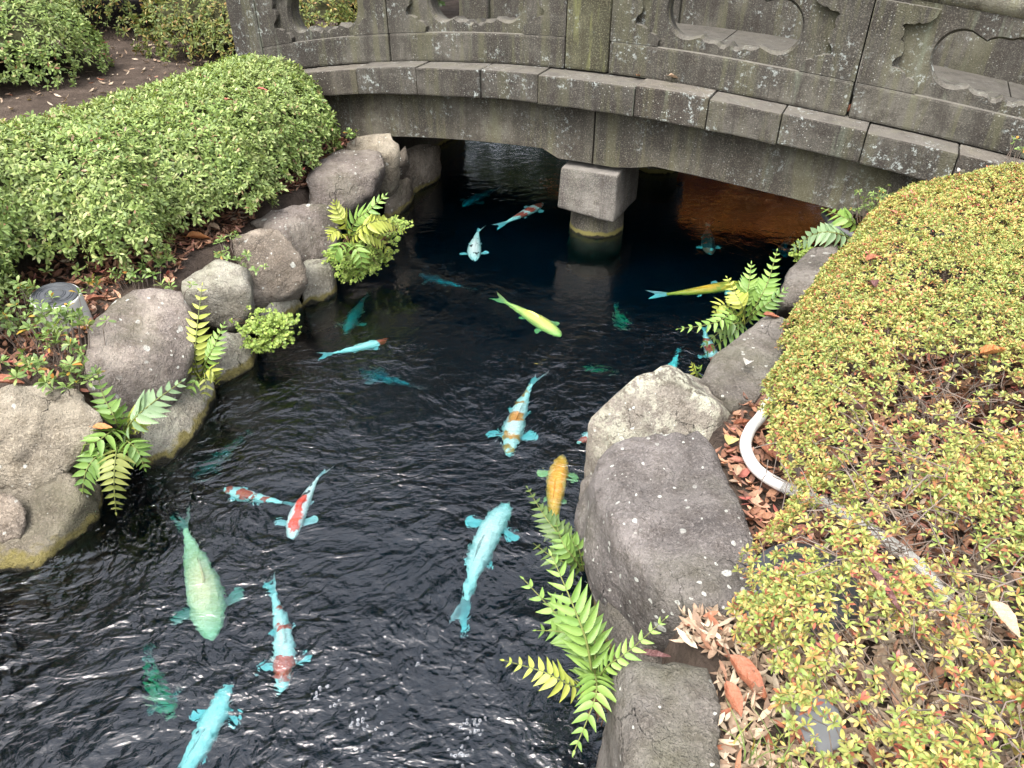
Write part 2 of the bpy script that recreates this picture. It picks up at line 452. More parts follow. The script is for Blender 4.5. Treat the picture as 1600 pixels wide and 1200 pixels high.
# main beams: shallow cut arch underneath, stepping down with a cove to the pier
def beam(name, s0, s1, pier_side, off0, off1, mat):
    n = 26
    prof = []
    for i in range(n + 1):
        s = s0 + (s1 - s0) * i / n
        d = abs(s - (s0 if pier_side == 'left' else s1))
        cove = 0.0
        if d < 0.27: cove = -0.055
        elif d < 0.37: cove = -0.055 + 0.055 * math.sqrt(max(0, 1 - ((0.37 - d) / 0.10) ** 2))
        prof.append((s, -0.535 + cove))
    bm = bmesh.new()
    rows = []
    for s, lo in prof:
        rows.append([bm.verts.new(bp(s, off0, lo + 0.012)), bm.verts.new(bp(s, off0 + 0.03, lo)), bm.verts.new(bp(s, off1, lo)), bm.verts.new(bp(s, off1, -0.195)), bm.verts.new(bp(s, off0, -0.195))])
    for i in range(n):
        for k in range(5):
            bm.faces.new((rows[i][k], rows[i][(k + 1) % 5], rows[i + 1][(k + 1) % 5], rows[i + 1][k]))
    bm.faces.new(rows[0][::-1]); bm.faces.new(rows[-1])
    return bm_obj(name, bm, mat, bridge)
for o0, o1 in ((0.14, 0.42), (0.84, 1.2), (1.70, 1.98)):
    beam('beam', -3.2, -0.006, 'right', o0, o1, M_BEAM)
    beam('beam', 0.006, 3.6, 'left', o0, o1, M_BEAM)
# piers: rough block cap on a round column
for off in (0.08, 1.55):
    bm = bmesh.new()
    zt, zb = arch(0) - 0.592, 0.165
    sec = []
    for (s, o, z0, z1) in ((-0.222, off, zb + 0.035, zt - 0.03), (0.205, off, zb, zt - 0.03), (0.205, off + 0.50, zb, zt), (-0.222, off + 0.50, zb + 0.03, zt)):
        sec.append((bm.verts.new(bpz(s, o, z0)), bm.verts.new(bpz(s * 0.97, o + (0.02 if o == off else 0), z1))))
    bm.faces.new([a for a, _ in sec][::-1]); bm.faces.new([c for _, c in sec])
    for i in range(4):
        j = (i + 1) % 4
        bm.faces.new((sec[i][0], sec[j][0], sec[j][1], sec[i][1]))
    bmesh.ops.recalc_face_normals(bm, faces=bm.faces[:])
    bmesh.ops.bevel(bm, geom=bm.edges[:], offset=0.016, segments=2, profile=0.55, affect='EDGES')
    bmesh.ops.subdivide_edges(bm, edges=[e for e in bm.edges if e.calc_length() > 0.12], cuts=5, use_grid_fill=True)
    for v in bm.verts:
        v.co += Vector((mnoise.noise(v.co * 9), mnoise.noise(v.co * 9 + Vector((7, 0, 0))), mnoise.noise(v.co * 9 + Vector((0, 9, 0))))) * 0.007
    cap = bm_obj('pier_cap', bm, M_PIER, bridge, True)
    c = BO + BE * -0.01 + BN * (off + 0.26)
    V, F = [], []
    for k, (z, r) in enumerate(((-0.9, 0.20), (0.0, 0.198), (0.03, 0.195), (0.12, 0.19), (0.2, 0.188))):
        for a in range(40):
            an = 2 * math.pi * a / 40
            rr = r * (1 + 0.012 * mnoise.noise(Vector((math.cos(an) * 2, math.sin(an) * 2, z * 5))))
            V.append((c.x + rr * math.cos(an), c.y + rr * math.sin(an), z))
    for k in range(4):
        for a in range(40):
            F.append((k * 40 + a, k * 40 + (a + 1) % 40, (k + 1) * 40 + (a + 1) % 40, (k + 1) * 40 + a))
    mesh_obj('pier_column', V, F, M_BEAM, bridge)
# abutment walls that carry the ends
arch_block('abutment', -3.3, -2.02, 0.2, 1.95, -1.7, -0.54, M_BEAM, 0.01, seg=6)
arch_block('abutment', 2.15, 3.7, 0.2, 1.95, -1.7, -0.54, M_BEAM, 0.01, seg=6)

def cloud(cx, cy, hw, hh, n=9, flip=1):
    """cusped cloud outline (anticlockwise) used for the pierced openings"""
    lobes_top = [(-0.80, 0.42, 0.42), (-0.42, 0.60, 0.30), (0.0, 0.78, 0.30), (0.42, 0.60, 0.30), (0.80, 0.42, 0.42)]
    pts = []
    N = 96
    circ = [(-0.66, 0.0, 0.34, 0.92), (0.66, 0.0, 0.34, 0.92), (-0.22, 0.30, 0.26, 0.60), (0.24, 0.30, 0.26, 0.60), (0.0, 0.50, 0.20, 0.50),
            (-0.30, -0.42, 0.20, 0.50), (0.30, -0.42, 0.20, 0.50), (-0.10, -0.56, 0.13, 0.48), (0.11, -0.56, 0.13, 0.48), (0.0, 0.0, 0.70, 0.62)]
    for k in range(N):
        an = 2 * math.pi * k / N
        dx, dy = math.cos(an), math.sin(an)
        best = 0.05
        for (x0, y0, rx, ry) in circ:                 # farthest hit with the union of ellipses, in unit coordinates
            A = (dx / rx) ** 2 + (dy / ry) ** 2
            B = -2 * (dx * x0 / rx ** 2 + dy * y0 / ry ** 2)
            C = (x0 / rx) ** 2 + (y0 / ry) ** 2 - 1
            D = B * B - 4 * A * C
            if D >= 0:
                t = (-B + math.sqrt(D)) / (2 * A)
                best = max(best, t)
        pts.append((cx + dx * best * hw, cy + dy * best * hh * 0.98))
    return pts
from mathutils.geometry import tessellate_polygon
def plate(name, outer, holes, off_front, off_back, mat, parent, chamfer=0.012, hole_cham=0.02):
    """a slab in the parapet plane: outline and holes in (s, dz), given real thickness, chamfered holes"""
    loops = [outer] + holes
    flat = [p for l in loops for p in l]
    tris = tessellate_polygon([[Vector((x, y, 0)) for x, y in l] for l in loops])
    V = [bp(x, off_front, y) for x, y in flat] + [bp(x, off_back, y) for x, y in flat]
    n = len(flat)
    F = [t for t in tris] + [tuple(i + n for i in t[::-1]) for t in tris]
    base = 0
    for li, l in enumerate(loops):
        m = len(l)
        if li == 0 or hole_cham == 0:
            for i in range(m):
                j = (i + 1) % m
                F.append((base + i, base + j, base + n + j, base + n + i))
        else:
            cx = sum(p[0] for p in l) / m; cy = sum(p[1] for p in l) / m
            k0 = len(V)
            for (x, y) in l:                        # inner lip, set in and back: a worn rounded arris
                V.append(bp(cx + (x - cx) * 0.965, off_front + hole_cham, cy + (y - cy) * 0.90))
            for i in range(m):
                j = (i + 1) % m
                F.append((base + i, base + j, k0 + j, k0 + i))
                F.append((k0 + i, k0 + j, base + n + j, base + n + i))
        base += m
    bm = bmesh.new()
    bv = [bm.verts.new(v) for v in V]
    for f in F:
        try: bm.faces.new([bv[i] for i in f])
        except ValueError: pass
    return bm_obj(name, bm, mat, parent)
def arc_pts(cx, cy, r, a0, a1, n=7):
    return [(cx + r * math.cos(R(a0 + (a1 - a0) * i / n)), cy + r * math.sin(R(a0 + (a1 - a0) * i / n))) for i in range(n + 1)]
def scallop(s_edge, sgn, lo, hi):
    """raised end plate with a cloud-shaped inner edge"""
    pts = [(s_edge, lo), (s_edge + sgn * 0.30, lo)]
    prof = [(0.30, 0.0), (0.305, 0.03), (0.28, 0.058), (0.25, 0.068), (0.24, 0.062), (0.225, 0.085), (0.19, 0.10), (0.155, 0.105), (0.15, 0.13), (0.165, 0.15), (0.185, 0.165),
            (0.19, 0.19), (0.18, 0.215), (0.16, 0.235), (0.17, 0.262), (0.165, 0.285), (0.15, 0.30), (0.165, 0.31), (0.205, 0.312), (0.225, 0.325), (0.24, 0.322), (0.275, 0.335), (0.30, 0.36), (0.31, 0.395)]
    sc = (hi - lo) / 0.395
    pts += [(s_edge + sgn * a, lo + c * sc) for a, c in prof[1:]]
    pts.append((s_edge, hi))
    return pts if sgn > 0 else pts[::-1]
def seg_line(s0, s1, dz, n):
    return [(s0 + (s1 - s0) * i / n, dz) for i in range(n + 1)]
def parapet_panel(s0, s1, off, thick, hole, mat=M_PANEL, detail=True):
    outer = seg_line(s0, s1, 0.02, 8) + seg_line(s1, s0, 0.62, 8)
    hc = (s0 + s1) / 2
    hw = (s1 - s0) * 0.275
    p = plate('parapet_panel', outer, [cloud(hc, 0.385, hw, 0.165)] if hole else [], off + 0.012, off + thick, mat, bridge, hole_cham=0.03)
    if detail:
        bm_band = arch_block('base_band', s0, s1, off - 0.032, off + 0.011, -0.004, 0.185, mat, 0.016, parent=p)
        for e, sg in ((s0, 1), (s1, -1)):
            plate('carved_cloud_border', scallop(e, sg, 0.187, 0.60), [], off - 0.028, off + 0.0115, mat, p)
    return p
for s0, s1 in ((-2.78, -1.595), (-1.585, -0.245), (0.055, 1.495), (1.508, 2.95)):
    parapet_panel(s0, s1, 0.20, 0.15, True)
for s0, s1 in ((-1.62, -0.255), (0.055, 1.495), (1.508, 2.95)):
    parapet_panel(s0, s1, 1.76, 0.13, False, detail=False)
# posts
def post(s0, s1, o0, o1, top, mat=M_PANEL):
    p = arch_block('parapet_post', s0, s1, o0, o1, -0.002, top, mat, 0.018, seg=3)
    return p
post(-0.24, 0.05, 0.165, 0.40, 0.95, M_POST)
post(-3.07, -2.785, 0.165, 0.40, 0.95)
post(2.955, 3.2, 0.165, 0.40, 0.95)
post(-0.25, 0.05, 1.74, 1.95, 0.95)
post(-1.92, -1.63, 1.74, 1.95, 0.95)
# round hand rail
for s0, s1, off in ((-2.785, -0.24, 0.275), (0.05, 1.80, 0.275), (1.806, 2.95, 0.275), (-1.63, -0.25, 1.83), (0.05, 2.95, 1.83)):
    pts = [bp(s0 + (s1 - s0) * i / 12, off, 0.70) for i in range(13)]
    V, F = tube_data(pts, 0.098, 20)
    mesh_obj('hand_rail', V, F, M_RAIL, bridge)

# ------------------------------------------------------------------ boulders
_ico = {}
ROCKS = []
def ico(l):
    if l not in _ico:
        bm = bmesh.new()
        bmesh.ops.create_icosphere(bm, subdivisions=l, radius=1.0)
        _ico[l] = (np.array([v.co[:] for v in bm.verts]), [tuple(v.index for v in f.verts) for f in bm.faces])
        bm.free()
    return _ico[l]
def boulder(label, pts, mat, lvl=5, p=16, amp=0.02, group=None, name='boulder', chips=2, grow=1.08):
    p = p * 5.5; amp = amp * 1.1
    W = []
    for (u, v, z) in pts:
        q = P(u, v, z)
        W.append(q)
        if z <= 0.021: W.append(Vector((q.x, q.y, -0.5)))
    A = np.array([q[:] for q in W])
    W = [Vector(q) for q in (A - A.mean(0)) * grow + A.mean(0)]
    A = np.array([q[:] for q in W])
    bm = bmesh.new()
    for q in W: bm.verts.new(q)
    bmesh.ops.convex_hull(bm, input=bm.verts[:])
    bm.normal_update()
    cen = (A.max(0) + A.min(0)) / 2 * 0.5 + A.mean(0) * 0.5
    pl = []
    for f in bm.faces:
        n = np.array(f.normal[:])
        d = float(n @ (np.array(f.verts[0].co[:]) - cen))
        if d < 0: n, d = -n, -d
        if d < 0.01: d = 0.01
        if not any((n @ m) > 0.985 for m, _ in pl): pl.append((n, d))
    bm.free()
    rk = np.random.default_rng(int(abs(A.sum()) * 1000) % 99991)
    for _ in range(chips):                              # broken corners: extra cutting planes just inside the hull
        n = rk.normal(0, 1, 3); n[2] = abs(n[2]) * 0.8; n /= np.linalg.norm(n)
        pl.append((n, float(((A - cen) @ n).max()) * rk.uniform(0.82, 0.97)))
    if chips > 2:                                        # a flat top and two flat flanks
        for n, f_ in (((rk.normal(0, .12), rk.normal(0, .12) - .08, 1.0), rk.uniform(.84, .92)), ((rk.normal(0, .4), -1.0, rk.uniform(.1, .5)), rk.uniform(.84, .93)), ((-1.0 if A[:, 0].mean() > 0 else 1.0, rk.normal(0, .4), rk.uniform(.2, .6)), rk.uniform(.84, .93))):
            n = np.array(n); n /= np.linalg.norm(n)
            pl.append((n, float(((A - cen) @ n).max()) * f_))
    N = np.array([n for n, _ in pl]); D = np.array([d for _, d in pl])
    ROCKS.append((cen, N, D))
    dirs, faces = ico(lvl)
    q = np.clip(dirs @ N.T / D, 0, None)
    r = ((q / q.max(1, keepdims=True)) ** p).sum(1) ** (-1.0 / p) / q.max(1)
    V = cen + dirs * r[:, None]
    base = A.mean(0); base[2] = 0
    sd = Vector((random.uniform(-50, 50), random.uniform(-50, 50), random.uniform(-50, 50)))
    out = []
    for vv, dd in zip(V, dirs):
        c = Vector(vv)
        h = mnoise.fractal(c * 4.5 + sd, 1.0, 2.0, 3) * 1.1
        cell = mnoise.voronoi(c * 6.0 + sd)[0]
        h += (cell[1] - cell[0]) * 0.8 - 0.3                      # broken facets
        h2 = mnoise.fractal(c * 22 + sd, 0.9, 2.1, 3)
        st_ = mnoise.noise(Vector((c.x * 5 + c.z * 9, c.y * 5, c.z * 30 + c.x * 12)) + sd)
        h2 += 0.9 * (abs(st_) - 0.25)                                  # split strata
        out.append(c + Vector(dd) * (h * amp + h2 * amp * 0.28) - Vector(base))
    o = mesh_obj(name, out, faces, mat)
    o.location = base
    tag(o, label, 'boulder', group)
    return o
ML1 = mat_rock('rock_brown_grey', (0.236, 0.204, 0.153), (0.127, 0.107, 0.082), (0.333, 0.292, 0.224), 0.15, 16, 0.45, 1.0)
ML2 = mat_rock('rock_purple_grey', (0.175, 0.148, 0.127), (0.095, 0.078, 0.069), (0.248, 0.216, 0.178), 0.55, 13, 0.5, 5.0)
ML3 = mat_rock('rock_warm_grey', (0.216, 0.181, 0.142), (0.108, 0.088, 0.069), (0.324, 0.277, 0.221), 0.25, 18, 0.35, 9.0)
ML4 = mat_rock('rock_pale', (0.284, 0.26, 0.209), (0.158, 0.138, 0.107), (0.378, 0.352, 0.291), 0.15, 20, 0.4, 13.0, crust=0.5)
MR1 = mat_rock('rock_grey_lichen', (0.174, 0.155, 0.142), (0.102, 0.089, 0.082), (0.244, 0.218, 0.198), 0.95, 12, 0.3, 21.0)
MR2 = mat_rock('rock_crusted_lichen', (0.218, 0.193, 0.158), (0.121, 0.105, 0.086), (0.31, 0.281, 0.231), 0.6, 20, 0.4, 25.0, crust=0.95)
MR3 = mat_rock('rock_plain_grey', (0.172, 0.153, 0.131), (0.099, 0.087, 0.075), (0.232, 0.211, 0.184), 0.35, 15, 0.4, 29.0)
boulder('broad brown-grey boulder at the left edge, resting on a lower one', [(-90, 640, .46), (0, 618, .46), (60, 600, .47), (128, 604, .45), (160, 660, .36), (135, 718, .22), (60, 775, .14), (0, 745, .16), (-90, 760, .16), (20, 660, .05), (120, 690, .05), (-90, 700, .05)], ML1, 5, 16, 0.03, grow=1.03)
boulder('rounded mossy boulder at the waterline under the broad left-edge boulder', [(-70, 740, .2), (0, 720, .24), (100, 715, .24), (150, 750, .2), (152, 795, .03), (128, 826, 0), (62, 884, 0), (5, 890, 0), (-70, 885, 0), (100, 715, 0), (0, 715, 0)], ML1, 5, 14, 0.026, grow=1.0)
boulder('small rounded rock wedged at the left edge between two boulders', [(-50, 765, .2), (0, 762, .22), (30, 775, .2), (46, 800, .15), (35, 835, .08), (0, 850, .06), (-50, 840, .06), (0, 800, .03)], ML3, 4, 12, 0.018, grow=1.05)
boulder('big leaning grey boulder with white lichen dots beside the garden light', [(178, 474, .50), (230, 452, .53), (270, 454, .5), (300, 500, .42), (298, 560, .30), (282, 612, .18), (222, 692, .05), (165, 645, .2), (138, 605, .35), (126, 550, .43), (150, 502, .48), (235, 560, -.1), (200, 640, -.1), (260, 500, .0)], ML2, 5, 18, 0.024)
boulder('low wet ledge rock at the waterline below the leaning grey boulder', [(318, 560, .12), (330, 600, .08), (324, 648, 0), (302, 682, 0), (252, 735, 0), (226, 738, 0), (220, 690, .1), (262, 620, .16), (250, 660, 0)], ML4, 5, 12, 0.02)
boulder('low pale rock at the waterline under the maidenhair fern', [(396, 520, .12), (392, 575, 0), (346, 602, 0), (322, 560, .15), (345, 520, .2), (370, 545, 0)], ML4, 4, 12, 0.02)
boulder('round grey boulder with a white crust on top, next to the leaning one', [(288, 436, .42), (340, 408, .46), (384, 420, .44), (393, 450, .38), (396, 485, .25), (356, 517, .14), (310, 498, .22), (283, 458, .38), (345, 470, -.05), (370, 440, 0)], ML4, 5, 14, 0.024)
boulder('brown-grey rounded boulder, middle one of the left bank row', [(364, 376, .42), (400, 358, .45), (437, 362, .44), (470, 400, .36), (479, 440, .22), (442, 466, .14), (396, 480, .12), (382, 430, .3), (430, 420, -.05), (400, 440, 0)], ML3, 5, 14, 0.024)
boulder('angular grey boulder behind the yellow-green fern clump on the left bank', [(393, 346, .42), (430, 332, .44), (480, 320, .46), (526, 325, .44), (529, 360, .3), (522, 396, .17), (476, 409, .2), (440, 372, .38), (500, 360, 0), (460, 370, 0)], ML2, 5, 16, 0.022)
boulder('large flat-topped slab boulder on the left bank nearest the bridge', [(490, 264, .5), (530, 237, .52), (592, 240, .52), (598, 262, .48), (578, 302, .38), (546, 332, .27), (482, 319, .4), (484, 290, .46), (550, 300, -.1), (590, 275, -.1)], ML2, 5, 22, 0.016)
boulder('mossy upright boulder touching the left end of the bridge beam', [(540, 226, .56), (565, 212, .6), (610, 212, .6), (623, 228, .56), (624, 278, .3), (606, 302, .2), (570, 280, .3), (600, 290, -.1), (560, 250, 0)], ML1, 5, 18, 0.016)
boulder('pale rock at the waterline left of the yellow-green fern clump', [(474, 411, .2), (522, 400, .2), (517, 450, .05), (512, 468, 0), (472, 480, 0), (466, 440, .16), (490, 440, 0)], ML4, 4, 12, 0.018)
boulder('small flat rock at the waterline below the middle brown boulder', [(430, 470, .12), (472, 455, .1), (472, 482, 0), (432, 497, 0), (392, 514, .05), (400, 500, .1), (430, 480, 0)], ML4, 4, 12, 0.016)
boulder('smooth foot stone at the waterline under the flat-topped slab', [(612, 288, .2), (640, 280, .2), (646, 302, .04), (626, 334, 0), (600, 345, 0), (598, 312, .15), (615, 310, 0)], ML3, 4, 12, 0.014)
boulder('dark rock furthest under the bridge on the left', [(625, 240, .3), (650, 230, .34), (690, 226, .30), (684, 250, .14), (676, 274, 0), (646, 297, 0), (628, 275, .2), (655, 260, 0)], ML3, 4, 14, 0.016)
boulder('narrow upright rock in the shade under the left bridge end', [(620, 236, .42), (640, 226, .47), (643, 270, .15), (622, 292, .1), (630, 270, 0), (636, 250, 0)], ML3, 4, 12, 0.012)
boulder('pale-crusted boulder at the right bank, upper neighbour of the biggest boulder', [(985, 602, .5), (1045, 576, .53), (1086, 582, .51), (1156, 636, .42), (1158, 655, .4), (1110, 692, .32), (1010, 698, .32), (950, 722, .22), (922, 695, .24), (926, 660, .33), (918, 750, 0), (945, 680, 0), (1000, 640, 0), (1100, 660, 0), (1060, 620, 0)], MR2, 5, 18, 0.022)
boulder('biggest grey boulder on the right bank, dotted with white lichen', [(950, 712, .45), (1010, 693, .48), (1105, 697, .5), (1127, 745, .5), (1167, 830, .49), (1186, 925, .46), (1105, 940, .43), (1042, 918, .42), (985, 855, .42), (948, 800, .42), (928, 750, .42), (912, 780, .27), (917, 860, .2), (952, 935, .18), (1005, 992, .2), (1066, 1020, .22), (1132, 1010, .28), (1172, 988, .38), (935, 800, 0), (965, 900, .02), (1080, 940, 0), (1130, 880, 0)], MR1, 5, 20, 0.02, chips=2, grow=1.07)
boulder('flat grey boulder at the bottom edge, nearest on the right bank', [(986, 1046, .465), (1012, 1036, .47), (1100, 1040, .475), (1122, 1085, .475), (1130, 1330, .475), (990, 1330, .465), (990, 1130, .465), (960, 1058, .39), (966, 1044, .40), (953, 1120, .25), (948, 1330, .15), (962, 1100, 0), (962, 1250, 0), (1080, 1120, 0), (1080, 1250, 0)], MR3, 5, 24, 0.014, chips=1, grow=1.03)
boulder('dark low base rock between the two nearest right bank boulders', [(928, 880, .13), (950, 950, .14), (1000, 990, .16), (1045, 1030, .2), (958, 1045, .02), (948, 1000, .02), (1000, 1065, .12), (980, 1000, 0)], MR3, 4, 12, 0.02)
boulder('small rock poking out left of the biggest boulder at the waterline', [(908, 748, .14), (940, 738, .2), (950, 800, .2), (915, 805, .06), (906, 790, .02), (925, 835, .04), (930, 780, 0)], MR3, 4, 12, 0.016)
boulder('flat dark slab on the right bank under the yellow azalea edge', [(1098, 596, .40), (1116, 560, .42), (1192, 500, .42), (1225, 505, .43), (1220, 600, .42), (1150, 640, .41), (1104, 600, .25), (1120, 562, .25), (1125, 600, 0), (1190, 530, 0), (1195, 505, .25)], MR3, 5, 22, 0.014)
boulder('dark slab behind the upper right ferns, nearest the bridge', [(1214, 472, .41), (1230, 426, .42), (1266, 392, .42), (1305, 385, .43), (1320, 460, .43), (1235, 440, .2), (1240, 440, 0), (1280, 410, 0), (1270, 395, .2)], MR3, 5, 22, 0.014)
# smooth grey cobble under the near azalea
boulder('smooth grey cobble half buried in tan litter at the bottom right', [(1242, 1085, .47), (1275, 1080, .5), (1310, 1110, .5), (1320, 1160, .47), (1285, 1180, .44), (1248, 1150, .43), (1280, 1130, .36)], mat_plain('cobble_grey', (0.16, 0.165, 0.17), 0.8, 0.12, 9, bump=0.2), 4, 8, 0.004, name='cobble')

# ------------------------------------------------------------------ foliage
def unit(a): return a / np.maximum(np.linalg.norm(a, axis=-1, keepdims=True), 1e-9)
def rosettes(C, Nrm, L, W, nl=(6, 9), el=(0.05, 0.95), jit=0.25, droop=0.18):
    """whorls of narrow obovate leaves: arrays ready for np_obj"""
    n = len(C)
    L = np.broadcast_to(np.asarray(L, float), (n,))
    cnt = RNG.integers(nl[0], nl[1] + 1, n)
    idx = np.repeat(np.arange(n), cnt)
    k = np.concatenate([np.arange(c) for c in cnt])
    m = len(idx)
    nrm = unit(Nrm)
    ref = np.where(np.abs(nrm[:, 2:3]) > 0.9, np.array([[1.0, 0, 0]]), np.array([[0, 0, 1.0]]))
    t1 = unit(np.cross(nrm, ref)); t2 = np.cross(nrm, t1)
    ph = RNG.uniform(0, 6.283, n)[idx] + k * 2.399 + RNG.normal(0, jit, m)
    frac = k / np.maximum(cnt[idx] - 1, 1)
    e = el[0] + (el[1] - el[0]) * frac + RNG.normal(0, 0.15, m)
    ra = np.cos(ph)[:, None] * t1[idx] + np.sin(ph)[:, None] * t2[idx]
    d = np.cos(e)[:, None] * ra + np.sin(e)[:, None] * nrm[idx]
    s = unit(np.cross(nrm[idx], ra))
    up = np.cross(d, s)
    ll = L[idx] * RNG.uniform(0.7, 1.15, m) * (1 - 0.25 * frac)
    ww = ll * W * RNG.uniform(0.85, 1.2, m)
    b0 = C[idx] + nrm[idx] * (L[idx] * (frac * 0.15))[:, None]
    tw = RNG.normal(0, 0.25, m)
    s = s * np.cos(tw)[:, None] + up * np.sin(tw)[:, None]
    def pt(f, w, dr): return b0 + d * (ll * f)[:, None] + s * (ww * w)[:, None] - up * (ll * dr * droop)[:, None] * -1.0 * -1.0
    V = np.stack((pt(0.04, 0, 0), pt(0.38, -0.36, -0.25), pt(0.38, 0.36, -0.25), pt(0.72, -0.5, 0.0), pt(0.72, 0.5, 0.0), pt(1.0, 0, 0.9)), 1)
    o = (np.arange(m) * 6)[:, None]
    Lp = np.concatenate((o + np.array([[0, 2, 1]]), o + np.array([[1, 2, 4, 3]]), o + np.array([[3, 4, 5]])), 1)
    T = np.tile(np.array([3, 4, 3]), m)
    return V.reshape(-1, 3), Lp.ravel(), T
def poly_dist(x, y, poly):
    """signed distance to polygon edge, positive inside"""
    poly = np.asarray(poly, float)
    n = len(poly)
    best = np.full(x.shape, 1e9)
    inside = np.zeros(x.shape, bool)
    for i in range(n):
        a, c = poly[i], poly[(i + 1) % n]
        ex, ey = c - a
        t = np.clip(((x - a[0]) * ex + (y - a[1]) * ey) / (ex * ex + ey * ey), 0, 1)
        best = np.minimum(best, np.hypot(x - a[0] - t * ex, y - a[1] - t * ey))
        cond = ((a[1] > y) != (c[1] > y)) & (x < (c[0] - a[0]) * (y - a[1]) / (c[1] - a[1] + 1e-12) + a[0])
        inside ^= cond
    return np.where(inside, best, -best)
def vnoise(x, y, sc, seed):
    """cheap smooth noise from sines"""
    r = np.random.default_rng(seed)
    o = np.zeros_like(x)
    for _ in range(9):
        a = r.uniform(0, 6.283); f = sc * r.uniform(0.5, 1.9)
        o += np.sin((x * math.cos(a) + y * math.sin(a)) * f + r.uniform(0, 6.283)) * r.uniform(0.5, 1)
    return o / 4.0
def hedge_surface(poly, zlow, ztop, rad, p, bump_amp, bump_sc, seed, step=0.035):
    poly = np.asarray([(q[0], q[1]) for q in poly], float)
    x0, y0 = poly.min(0); x1, y1 = poly.max(0)
    gx = np.arange(x0, x1 + step, step); gy = np.arange(y0, y1 + step, step)
    X, Y = np.meshgrid(gx, gy)
    d = poly_dist(X, Y, poly) + vnoise(X, Y, 9, seed + 5) * 0.035
    zt = ztop(X, Y) if callable(ztop) else np.full_like(X, ztop)
    f = (1 - (1 - np.clip(d / rad, 0, 1)) ** p) ** (1 / p)
    Z = zlow + (zt - zlow) * f + vnoise(X, Y, bump_sc, seed) * bump_amp
    return X, Y, Z, d
def sample_surface(X, Y, Z, d, N, seed, weight=None):
    r = np.random.default_rng(seed)
    dx = X[0, 1] - X[0, 0]
    zy, zx = np.gradient(Z, dx)
    area = np.sqrt(1 + np.minimum(zx ** 2 + zy ** 2, 64.0))
    w = np.where(d > 0, area, 0.0)
    if weight is not None: w = w * weight
    w = w.ravel(); w = w / w.sum()
    i = r.choice(len(w), N, p=w)
    ox, oy = r.uniform(-0.5, 0.5, N) * dx, r.uniform(-0.5, 0.5, N) * dx
    gxs, gys = zx.ravel()[i], zy.ravel()[i]
    st = 1 / np.sqrt(1 + gxs ** 2 + gys ** 2)
    C = np.stack((X.ravel()[i] + ox, Y.ravel()[i] + oy, Z.ravel()[i] + np.clip(gxs, -8, 8) * ox + np.clip(gys, -8, 8) * oy), 1)
    Nn = np.stack((-gxs * st, -gys * st, st), 1)
    return C, Nn
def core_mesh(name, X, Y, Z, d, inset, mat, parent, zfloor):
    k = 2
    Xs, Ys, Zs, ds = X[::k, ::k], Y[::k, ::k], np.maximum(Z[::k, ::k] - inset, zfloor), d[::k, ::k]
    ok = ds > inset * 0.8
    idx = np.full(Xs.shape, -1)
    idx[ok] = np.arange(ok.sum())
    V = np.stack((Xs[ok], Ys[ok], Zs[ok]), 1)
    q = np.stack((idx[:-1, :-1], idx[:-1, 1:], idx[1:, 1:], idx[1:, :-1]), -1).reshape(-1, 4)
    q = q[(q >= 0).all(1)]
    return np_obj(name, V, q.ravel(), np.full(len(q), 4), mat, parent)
def twigs(name, bases, tips, r0, r1, mat, parent, wob=0.05, seed=3, segs=4, sides=3):
    r = np.random.default_rng(seed)
    V, F = [], []
    for a, c in zip(bases, tips):
        a, c = np.asarray(a), np.asarray(c)
        k0 = len(V)
        ln = np.linalg.norm(c - a)
        mid = r.normal(0, wob, (segs + 1, 3)) * ln
        mid[0] = 0; mid[-1] = 0
        pts = []
        for i in range(segs + 1):
            t = i / segs
            q = a * (1 - t) + c * t + mid[i] * math.sin(math.pi * t)
            q[2] += 0.18 * ln * math.sin(math.pi * t) * 0.5
            pts.append(q)
        V2, F2 = tube_data([Vector(q) for q in pts], [r0 + (r1 - r0) * i / segs for i in range(segs + 1)], sides, False)
        V += [v[:] for v in V2]
        F += [tuple(i + k0 for i in f) for f in F2]
    return mesh_obj(name, V, F, mat, parent)

G1 = [(0.0, (0.115, 0.175, 0.045)), (0.35, (0.19, 0.275, 0.07)), (0.75, (0.285, 0.375, 0.105)), (0.93, (0.37, 0.44, 0.15)), (0.975, (0.33, 0.20, 0.13)), (1.0, (0.30, 0.10, 0.075))]
G1b = [(0.0, (0.14, 0.195, 0.055)), (0.5, (0.26, 0.33, 0.10)), (1.0, (0.36, 0.41, 0.16))]
M_AZ = mat_leaf('azalea_leaf_green', G1, G1b, 0.45, 0.22)
G2 = [(0.0, (0.085, 0.125, 0.03)), (0.5, (0.15, 0.19, 0.045)), (0.85, (0.24, 0.22, 0.06)), (1.0, (0.28, 0.15, 0.05))]
M_AZ_OLIVE = mat_leaf('azalea_leaf_olive', G2, None, 0.5, 0.22)
Y1 = [(0.0, (0.19, 0.26, 0.065)), (0.30, (0.31, 0.36, 0.09)), (0.58, (0.43, 0.39, 0.12)), (0.78, (0.48, 0.38, 0.13)), (0.88, (0.52, 0.26, 0.10)), (0.93, (0.42, 0.135, 0.07)), (1.0, (0.36, 0.10, 0.08))]
Y1b = [(0.0, (0.16, 0.235, 0.06)), (0.45, (0.26, 0.32, 0.085)), (0.8, (0.36, 0.38, 0.12)), (0.92, (0.52, 0.33, 0.10)), (1.0, (0.40, 0.13, 0.07))]
M_AZ_YEL = mat_leaf('azalea_leaf_yellowing', Y1, Y1b, 0.45, 0.25, 1.6)
M_CORE = mat_plain('shrub_core_dark', (0.055, 0.055, 0.028), 0.95, 0.5, 30, 0.05)  # dark colour of the sheet that stands in for the dense interior
M_TWIG = mat_plain('grey_brown_twig', (0.17, 0.135, 0.11), 0.9, 0.35, 40, 0.1)

